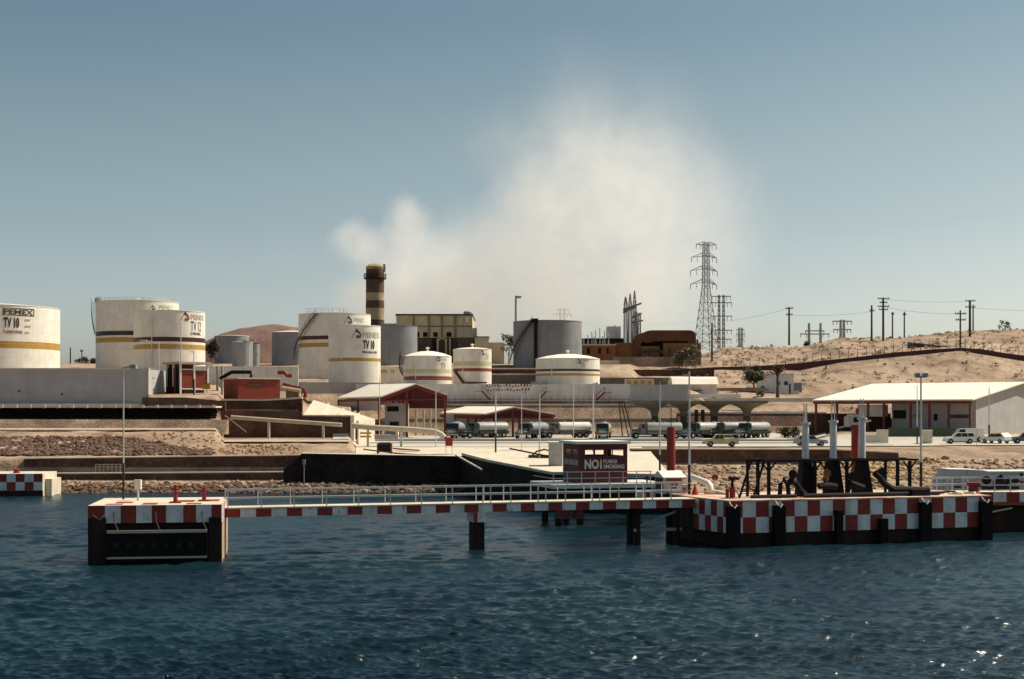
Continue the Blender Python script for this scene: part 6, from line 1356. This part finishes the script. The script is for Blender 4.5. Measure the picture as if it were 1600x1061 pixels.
# pipe manifold and valves between the pedestals
mf = thing('pipe_manifold', 'tangle of black loading pipes and valves under the gantry', 'pipes', on(0,0), pang)
U = tofu
MB().path([(U(1210),1.6,.2),(U(1211),1.6,.9),(U(1216),1.6,1.25),(U(1222),1.6,.9),(U(1224),1.6,.1)], .16, 8).build('pipe', M['dark_steel'], mf, smooth=True)
MB().path([(U(1222),1.7,1.0),(U(1228),1.7,1.05),(U(1236),1.7,1.0),(U(1243),1.7,.5),(U(1250),1.7,.2)], .2, 8).build('pipe', M['dark_steel'], mf, smooth=True)
MB().path([(U(1268),1.4,.75),(U(1284),1.4,.8),(U(1296),1.4,.7)], .2, 8).build('pipe', M['dark_steel'], mf, smooth=True)
MB().path([(U(1312),1.4,.3),(U(1318),1.4,1.0),(U(1326),1.4,.8),(U(1338),1.4,.6)], .2, 8).build('pipe', M['dark_steel'], mf, smooth=True)
MB().path([(U(1356),1.5,1.6),(U(1364),1.5,1.3),(U(1370),1.5,.9),(U(1384),1.5,.45),(U(1440),1.5,.35)], .24, 8).build('pipe', M['dark_steel'], mf, smooth=True)
MB().path([(U(1160),1.1,.15),(U(1230),1.1,.15)], .12, 8).build('pipe', M['dark_steel'], mf); MB().path([(U(1240),1.0,.16),(U(1450),1.0,.16)], .14, 8).build('pipe', M['dark_steel'], mf)
for px, z, r in ((1228,1.5,.2),(1281,1.55,.18),(1320,1.3,.2),(1366,1.5,.24)):
    MB().lathe([(.14,z-.6),(.2,z-.4),(.2,z-.2),(.07,z-.1),(.07,z+.1)],10,cx=U(px),cy=1.6).build('valve_body', M['dark_steel'] if px != 1281 else M['rust'], mf); MB().cyl((U(px)-.0,1.35,z+.1),(U(px),1.42,z+.1),r*1.6,n=12).build('hand_wheel', M['dark_steel'] if px != 1281 else M['orange_ochre'], mf)
mm = MB().box(U(1405), U(1432), .7, 1.6, 0, .45).box(U(1390), U(1412), 1.9, 2.6, 0, .4).build('hose_heap', M['dark_steel'], mf)
# left part of the platform: white elbow pipe, monitor, wheel, cone
pe = thing('white_pipe', 'white elbow pipe bending down to the platform beside the red cone', 'pipe', (0,0,0)); MB().path([P(1072,743,103),P(1084,746,102.5),P(1098,751,102),P(1107,755,101.6),P(1110.5,760,101.5),P(1111,770,101.4),P(1111,774,101.4)], .2, 10).build('pipe', M['white'], pe, smooth=True); b = P(1111,774,101.4); MB().cyl((b.x,b.y,3.09),(b.x,b.y,3.3),.5,n=14).build('foot', M['cap'], pe)
MB().path([P(1111,768,101.4),P(1124,770,101),P(1140,774,100.5)],.17,8).build('branch', M['cap'], pe)
mn = thing('fire_monitor', 'dark fire monitor nozzle on a red stand at the left of the gantry', 'fire monitor', on(tofu(1140)+.3,2.6)); MB().cyl((0,0,0),(0,0,.7),.2,n=10).build('stand', M['red'], mn); MB().cyl((-.35,0,0),(-.35,0,.6),.12,n=8).build('hydrant', M['red'], mn); MB().cyl((0,0,.701),(0,0,1.3),.1,n=8).build('post', M['dark_steel'], mn); MB().cyl((-.25,0,1.35),(.45,0,1.3),.15,.1,10).build('nozzle', M['dark_steel'], mn); MB().path([(.05,0,.6),(.35,0,.35),(.5,0,0)],.06,6).build('hose', M['pipe'], mn)
vw = thing('round_sign', 'round dark red disc on a thin post behind the white elbow pipe', 'sign', P(1117,774,103)); MB().cyl((0,0,0),(0,0,1.2),.045,n=6).build('post', M['mast'], vw); MB().cyl((0,-.03,1.3),(0,.03,1.3),.24,n=20).build('disc', M['red_steel'], vw)
cn = thing('traffic_cone', 'bright red cone standing at the end of the walkway', 'cone', P(1086,774.5,100.5)+Vector((0,0,.0))); MB().lathe([(.26,.06),(.05,.75),(.02,.76)],14).build('body', mat('red_cone_paint', (.42,.025,.02), rough=.5), cn, smooth=True); MB().box(-.3,.3,-.3,.3,0,.058).build('foot', M['red'], cn)
r, w2, h = block('hose_box', 'small cream and orange box beside the dark lamp post on the walkway end', 'box', 1066, 1075, 757, 769, 101, .5, M['cap']); MB().box(.05, w2*.6, -.03, -.003, .05, h*.6).build('door', M['orange_ochre'], r)
# lamp posts of the platform
lamp_post(1077, 580, 101, 'tall lamp post with a black base at the junction of walkway and platform', zbase=3.0, dark=.245, arm=.5, r=.065, style='none')
lp = lamp_post(1439, 590, on(tofu(1437),4).y, 'tall lamp post with flat lamps at the right end of the gantry', zbase=3.05, dark=.27, arm=.42, r=.07, style='cross')
# --- hose cabinet hut
D = 102; hu = thing('fire_hut', 'small white hut with pitched roof and red round emblem beside the walkway', 'hut', (X(1037.5,D), D, 3.02), math.radians(14)); s = D/F; hw = 32*s/math.cos(math.radians(14)); hh = 27*s
MB().box(0, hw, 0, 1.9, 0, hh).build('wall', M['check_white'], hu)
mb = MB(); mb.prism([(-.2,hh-.02),(2.1,hh-.02),(.95,hh+.42)], -.12, hw+.12, axis='x'); mb.build('roof', M['white_roof'], hu)
MB().box(-.03,-.003,.2,1.7,.1,hh-.1).build('side_opening', M['maroon'], hu)
MB().box(.15, hw-.15, -.03, -.003, hh-.32, hh-.1).build('sign_band', M['red_band'], hu)
em = MB(); n = 24
for a_, b_, rr_, mi in ((0, PI, .30, 0),):
    pts = [(hw*.5+.3*math.cos(t_), -.02, hh*.5+.3*math.sin(t_)) for t_ in [PI*k/n for k in range(n+1)]]; em.add(pts, [tuple(range(n+1))], 0)
em.add([(hw*.5-.05,-.026,hh*.5),(hw*.5+.05,-.026,hh*.5),(hw*.5+.05,-.026,hh*.5+.2),(hw*.5-.05,-.026,hh*.5+.2)], [(0,1,2,3)], 1)
em.add([(hw*.5-.24,-.02,hh*.5-.22),(hw*.5+.24,-.02,hh*.5-.22),(hw*.5+.2,-.02,hh*.5-.12),(hw*.5-.2,-.02,hh*.5-.12)], [(0,1,2,3)], 2)
em.build('emblem', [M['red_steel'], M['check_white'], M['letter_dark']], hu, fix=False)
MB().box(.1, hw-.4, -.04, -.003, .03, .12).build('skirting', M['red_band'], hu)
# --- booth NO FUMAR
D = 113; s = D/F; rzb = math.radians(15); bo = thing('control_booth', 'dark red control booth with NO FUMAR NO SMOKING warning painted in white', 'booth', (X(905,D), D, Z(755.5,D)), rzb); bw = 77*s/math.cos(rzb); bh = 61.5*s; bd = 4.4
wz0, wz1 = bh-(713-694)*s, bh-(703.5-694)*s
# walls with window openings
def wall_open(x0, x1, y0, y1, ops, along):
    mb = MB(); mb.box(x0,x1,y0,y1,0,wz0); mb.box(x0,x1,y0,y1,wz1,bh); prev = None
    e = [(x0 if along == 'x' else y0)]
    for a_, b_ in ops: e += [a_, b_]
    e.append(x1 if along == 'x' else y1)
    for i in range(0, len(e), 2):
        if along == 'x': mb.box(e[i], e[i+1], y0, y1, wz0, wz1)
        else: mb.box(x0, x1, e[i], e[i+1], wz0, wz1)
    return mb.build('wall', M['maroon'], bo)
f_ = lambda px: (px-905)*s/math.cos(rzb)
wall_open(0, bw, 0, .14, [(f_(914.5), f_(928)), (f_(930.5), f_(944.5)), (f_(951), f_(976))], 'x')
wall_open(.0, bw, bd-.14, bd, [(.3, bw-.3)], 'x')
wall_open(0, .14, .142, bd-.142, [(.5, 1.9), (2.2, 3.8)], 'y'); wall_open(bw-.14, bw, .142, bd-.142, [(.5, bd-.5)], 'y')
MB().box(-.28, bw+.2, -.25, bd+.25, bh+.003, bh+.22).build('roof', M['white_roof'], bo)
MB().box(f_(958), f_(959), .02, .12, wz0+.002, wz1-.002).build('mullion', M['maroon'], bo)
for a_, b_ in ((.5,1.9),(2.2,3.8)): MB().box(.03, .06, a_+.01, b_-.01, wz0+.01, wz1-.01).build('window', M['glass'], bo)
zt0, zt1 = bh-(733-694)*s, bh-(718-694)*s
flat_text('lettering', 'NO', zt1-zt0, f_(936.5)-f_(913.5), (f_(913.5), 0, zt0), (1,0,0), M['letter_white'], bo, .012, .04)
MB().box(f_(938.5), f_(940.7), -.012, -.003, zt0, zt1).build('divider', M['letter_white'], bo)
flat_text('lettering', 'FUMAR', (zt1-zt0)*.42, f_(966)-f_(943.5), (f_(943.5), 0, zt0+(zt1-zt0)*.56), (1,0,0), M['letter_white'], bo, .012, .02)
flat_text('lettering', 'SMOKING', (zt1-zt0)*.42, f_(977)-f_(943.5), (f_(943.5), 0, zt0+.02), (1,0,0), M['letter_white'], bo, .012, .02)
mb = MB()
for k, wd_ in enumerate((.5,.45,.5,.4,.5,.45)): mb.box(-.012,-.003,.35+k*.62,.35+k*.62+wd_,zt0+.28,zt1-.05)
mb.build('faded_lettering', M['letter_faint'], bo)
# slab and railing round the booth
sb = thing('booth_slab', 'pale blue painted slab with grey railing in front of the red booth', 'slab', (X(905,D), D, Z(757,D)), rzb)
MB().box(-2.6, bw+3.2, -1.3, bd+.8, -.25, .06).build('slab', M['blue_white'], sb); MB().box(-2.2, bw+2.9, -.8, bd+.6, -1.25, -.252).build('support', M['quay_black'], sb)
for x_ in (-1.6, .2, bw+2.2): MB().cyl((x_, bd-.2, -5), (x_, bd-.2, -1.252), .28, n=10).build('pile', M['wet_concrete'], sb)
for x_ in (-1.6, .2): MB().cyl((x_, .4, -5), (x_, .4, -1.252), .28, n=10).build('pile', M['wet_concrete'], sb)
mb = MB()
for h in (.55, 1.05): mb.box(-2.5, bw+1.6, -1.24, -1.2, h-.03, h+.03); mb.box(-2.54,-2.5,-1.2,bd,h-.03,h+.03)
x = -2.5
while x < bw+1.7: mb.box(x-.03, x+.03, -1.25, -1.19, .062, 1.04); x += 1.15
mb.build('railing', M['mast'], sb)
r = thing('red_post', 'small red post on the white deck right of the red booth', 'post', P(1011,756,112)); MB().cyl((0,0,0),(0,0,.65),.07,n=8).build('post', M['red'], r); MB().box(-.2,.2,-.06,.06,.5,.6).build('cross_bar', M['red'], r)
r, w2, h = block('checked_block', 'low red and white block behind the walkway railing under the hut', 'block', 994, 1024, 768, 777, 100.5, .7, M['check_white']); MB().box(w2*.4, w2*.7, -.02, -.003, 0, h).build('check_paint', M['check_red'], r)
# --- right hand walkway
A2 = on(LP-.2, 6.2); A2.z = 2.97; wr = thing('walkway', 'second checked walkway leaving the platform at the right edge', 'walkway', A2, math.radians(4)); L2 = 16
MB().box(0, L2, 0, 2.4, -.62, .0).build('deck', M['deck'], wr); mb = MB(); pit = 1.0; checks(mb, (0,0,-.75), (1,0,0), [1.25]+[pit]*15, [.72], 1); mb.build('check_paint', RW, wr, fix=False)
MB().box(.0, L2, .01, 2.3, -1.0, -.76).build('edge_beam', M['red_band'], wr); MB().box(0, L2, .5, 2.2, -5.2, -1.002).build('support', M['wet_concrete'], wr)
mb = MB()
for y in (.1, 2.3):
    for h in (.5, 1.0): mb.box(-2.6 if y > 1 else -.5, L2, y-.03, y+.03, h-.035, h+.035)
    for k in range(14): mb.box(-.4+k*1.2-.03, -.4+k*1.2+.03, y-.03, y+.03, .003, .96)
mb.build('railing', M['mast'], wr)
MB().path([(0,-.1,-.95),(1.6,-.2,-1.45),(3.4,-.2,-1.6),(5.6,-.15,-1.2)], .07, 6).build('hose', M['pipe'], wr)
r = thing('bollard', 'square red bollard on the right rear of the platform', 'bollard', on(tofu(1523),2.5)); MB().lathe([(.5,0),(.4,.12),(.36,.5),(.52,.6),(.52,.78),(.05,.8)],16).build('post', M['red_steel'], r, smooth=True)
# mooring ropes and clutter at the right end of the platform
for k, (px0, v0, px1, v1) in enumerate(((1455, 2.5, 1500, 3.2), (1470, 1.2, 1512, 1.6))):
    pts = [(tofu(px0)+(tofu(px1)-tofu(px0))*i/8, v0+(v1-v0)*i/8+.25*math.sin(i*1.4+k), .1) for i in range(9)]
    mb = MB(); mb.path(pts, .09, 6); o = mb.build('mooring_rope', M['cap'] if k else M['dark_steel']); o.location = on(0,0); o.rotation_euler = (0,0,pang); tag(o, ['dark rope lying across the right end of the platform','pale rope lying near the front edge at the right end of the platform'][k], 'rope')
# grey launch / cabin moored behind the right walkway
D = 121; cb = thing('grey_launch', 'pale grey cabin launch lying behind the white railing at right', 'boat', (X(1476,D), D, 1.2), math.radians(2)); s = D/F
zq = lambda y: Z(y,D)-1.2; xq = lambda px: (px-1476)*s
MB().prism([(xq(1476),zq(746)),(xq(1484),zq(744)),(xq(1484),zq(733)),(xq(1512),zq(733.5)),(xq(1538),zq(735)),(xq(1548),zq(738)),(xq(1548),zq(775)),(xq(1476),zq(775))], 0, 3.2).build('cabin', M['cabin_grey'], cb)
MB().box(xq(1548)+.005, xq(1640), .25, 3.2, zq(775), zq(739)).build('hold', M['cabin_grey'], cb); MB().box(xq(1548)+.005, xq(1640), .1, 3.3, zq(739)+.003, zq(736.5)).build('hatch_cover', M['white'], cb)
for x0, x1, y0, y1 in ((1491,1502,744,749),(1491,1502,754,762),(1526,1535,745,749),(1527,1535,754,761),(1597,1602,740,745)):
    yy = -.03 if x0 < 1548 else .22; MB().box(xq(x0), xq(x1), yy, yy+.028, zq(y1), zq(y0)).build('window', M['glass'], cb)
MB().box(xq(1511.4), xq(1512), -.02, -.003, zq(770), zq(735)).build('seam', M['steel'], cb)
MB().prism([(xq(1472),-1.6),(xq(1640),-1.6),(xq(1640),zq(770)),(xq(1468),zq(770))], -.6, 4).build('hull', M['dark_steel'], cb)
pg = thing('pump_set', 'black pump set with hand wheels standing behind the right railing', 'pump', on(LP+.6, 9.2, 3.35)); pg.location = (X(1560,108), 108, 2.98)
for x in (-.9, .1, .75, 1.3): MB().cyl((x,-.1,.75),(x,.1,.75),.33 if x < .2 else .22,n=14).build('wheel', M['rubber'], pg)
MB().box(-1.2,1.5,-.25,.25,.08,.3).build('frame', M['dark_steel'], pg); MB().box(-.3,.6,-.3,.3,.3,.72).build('engine', M['dark_steel'], pg); MB().cyl((.2,0,.72),(.2,0,1.2),.13,n=8).build('filter', M['dark_steel'], pg); MB().path([(.6,0,.5),(1.2,0,.75),(1.9,0,.6)],.12,6).build('pipe', M['dark_steel'], pg)
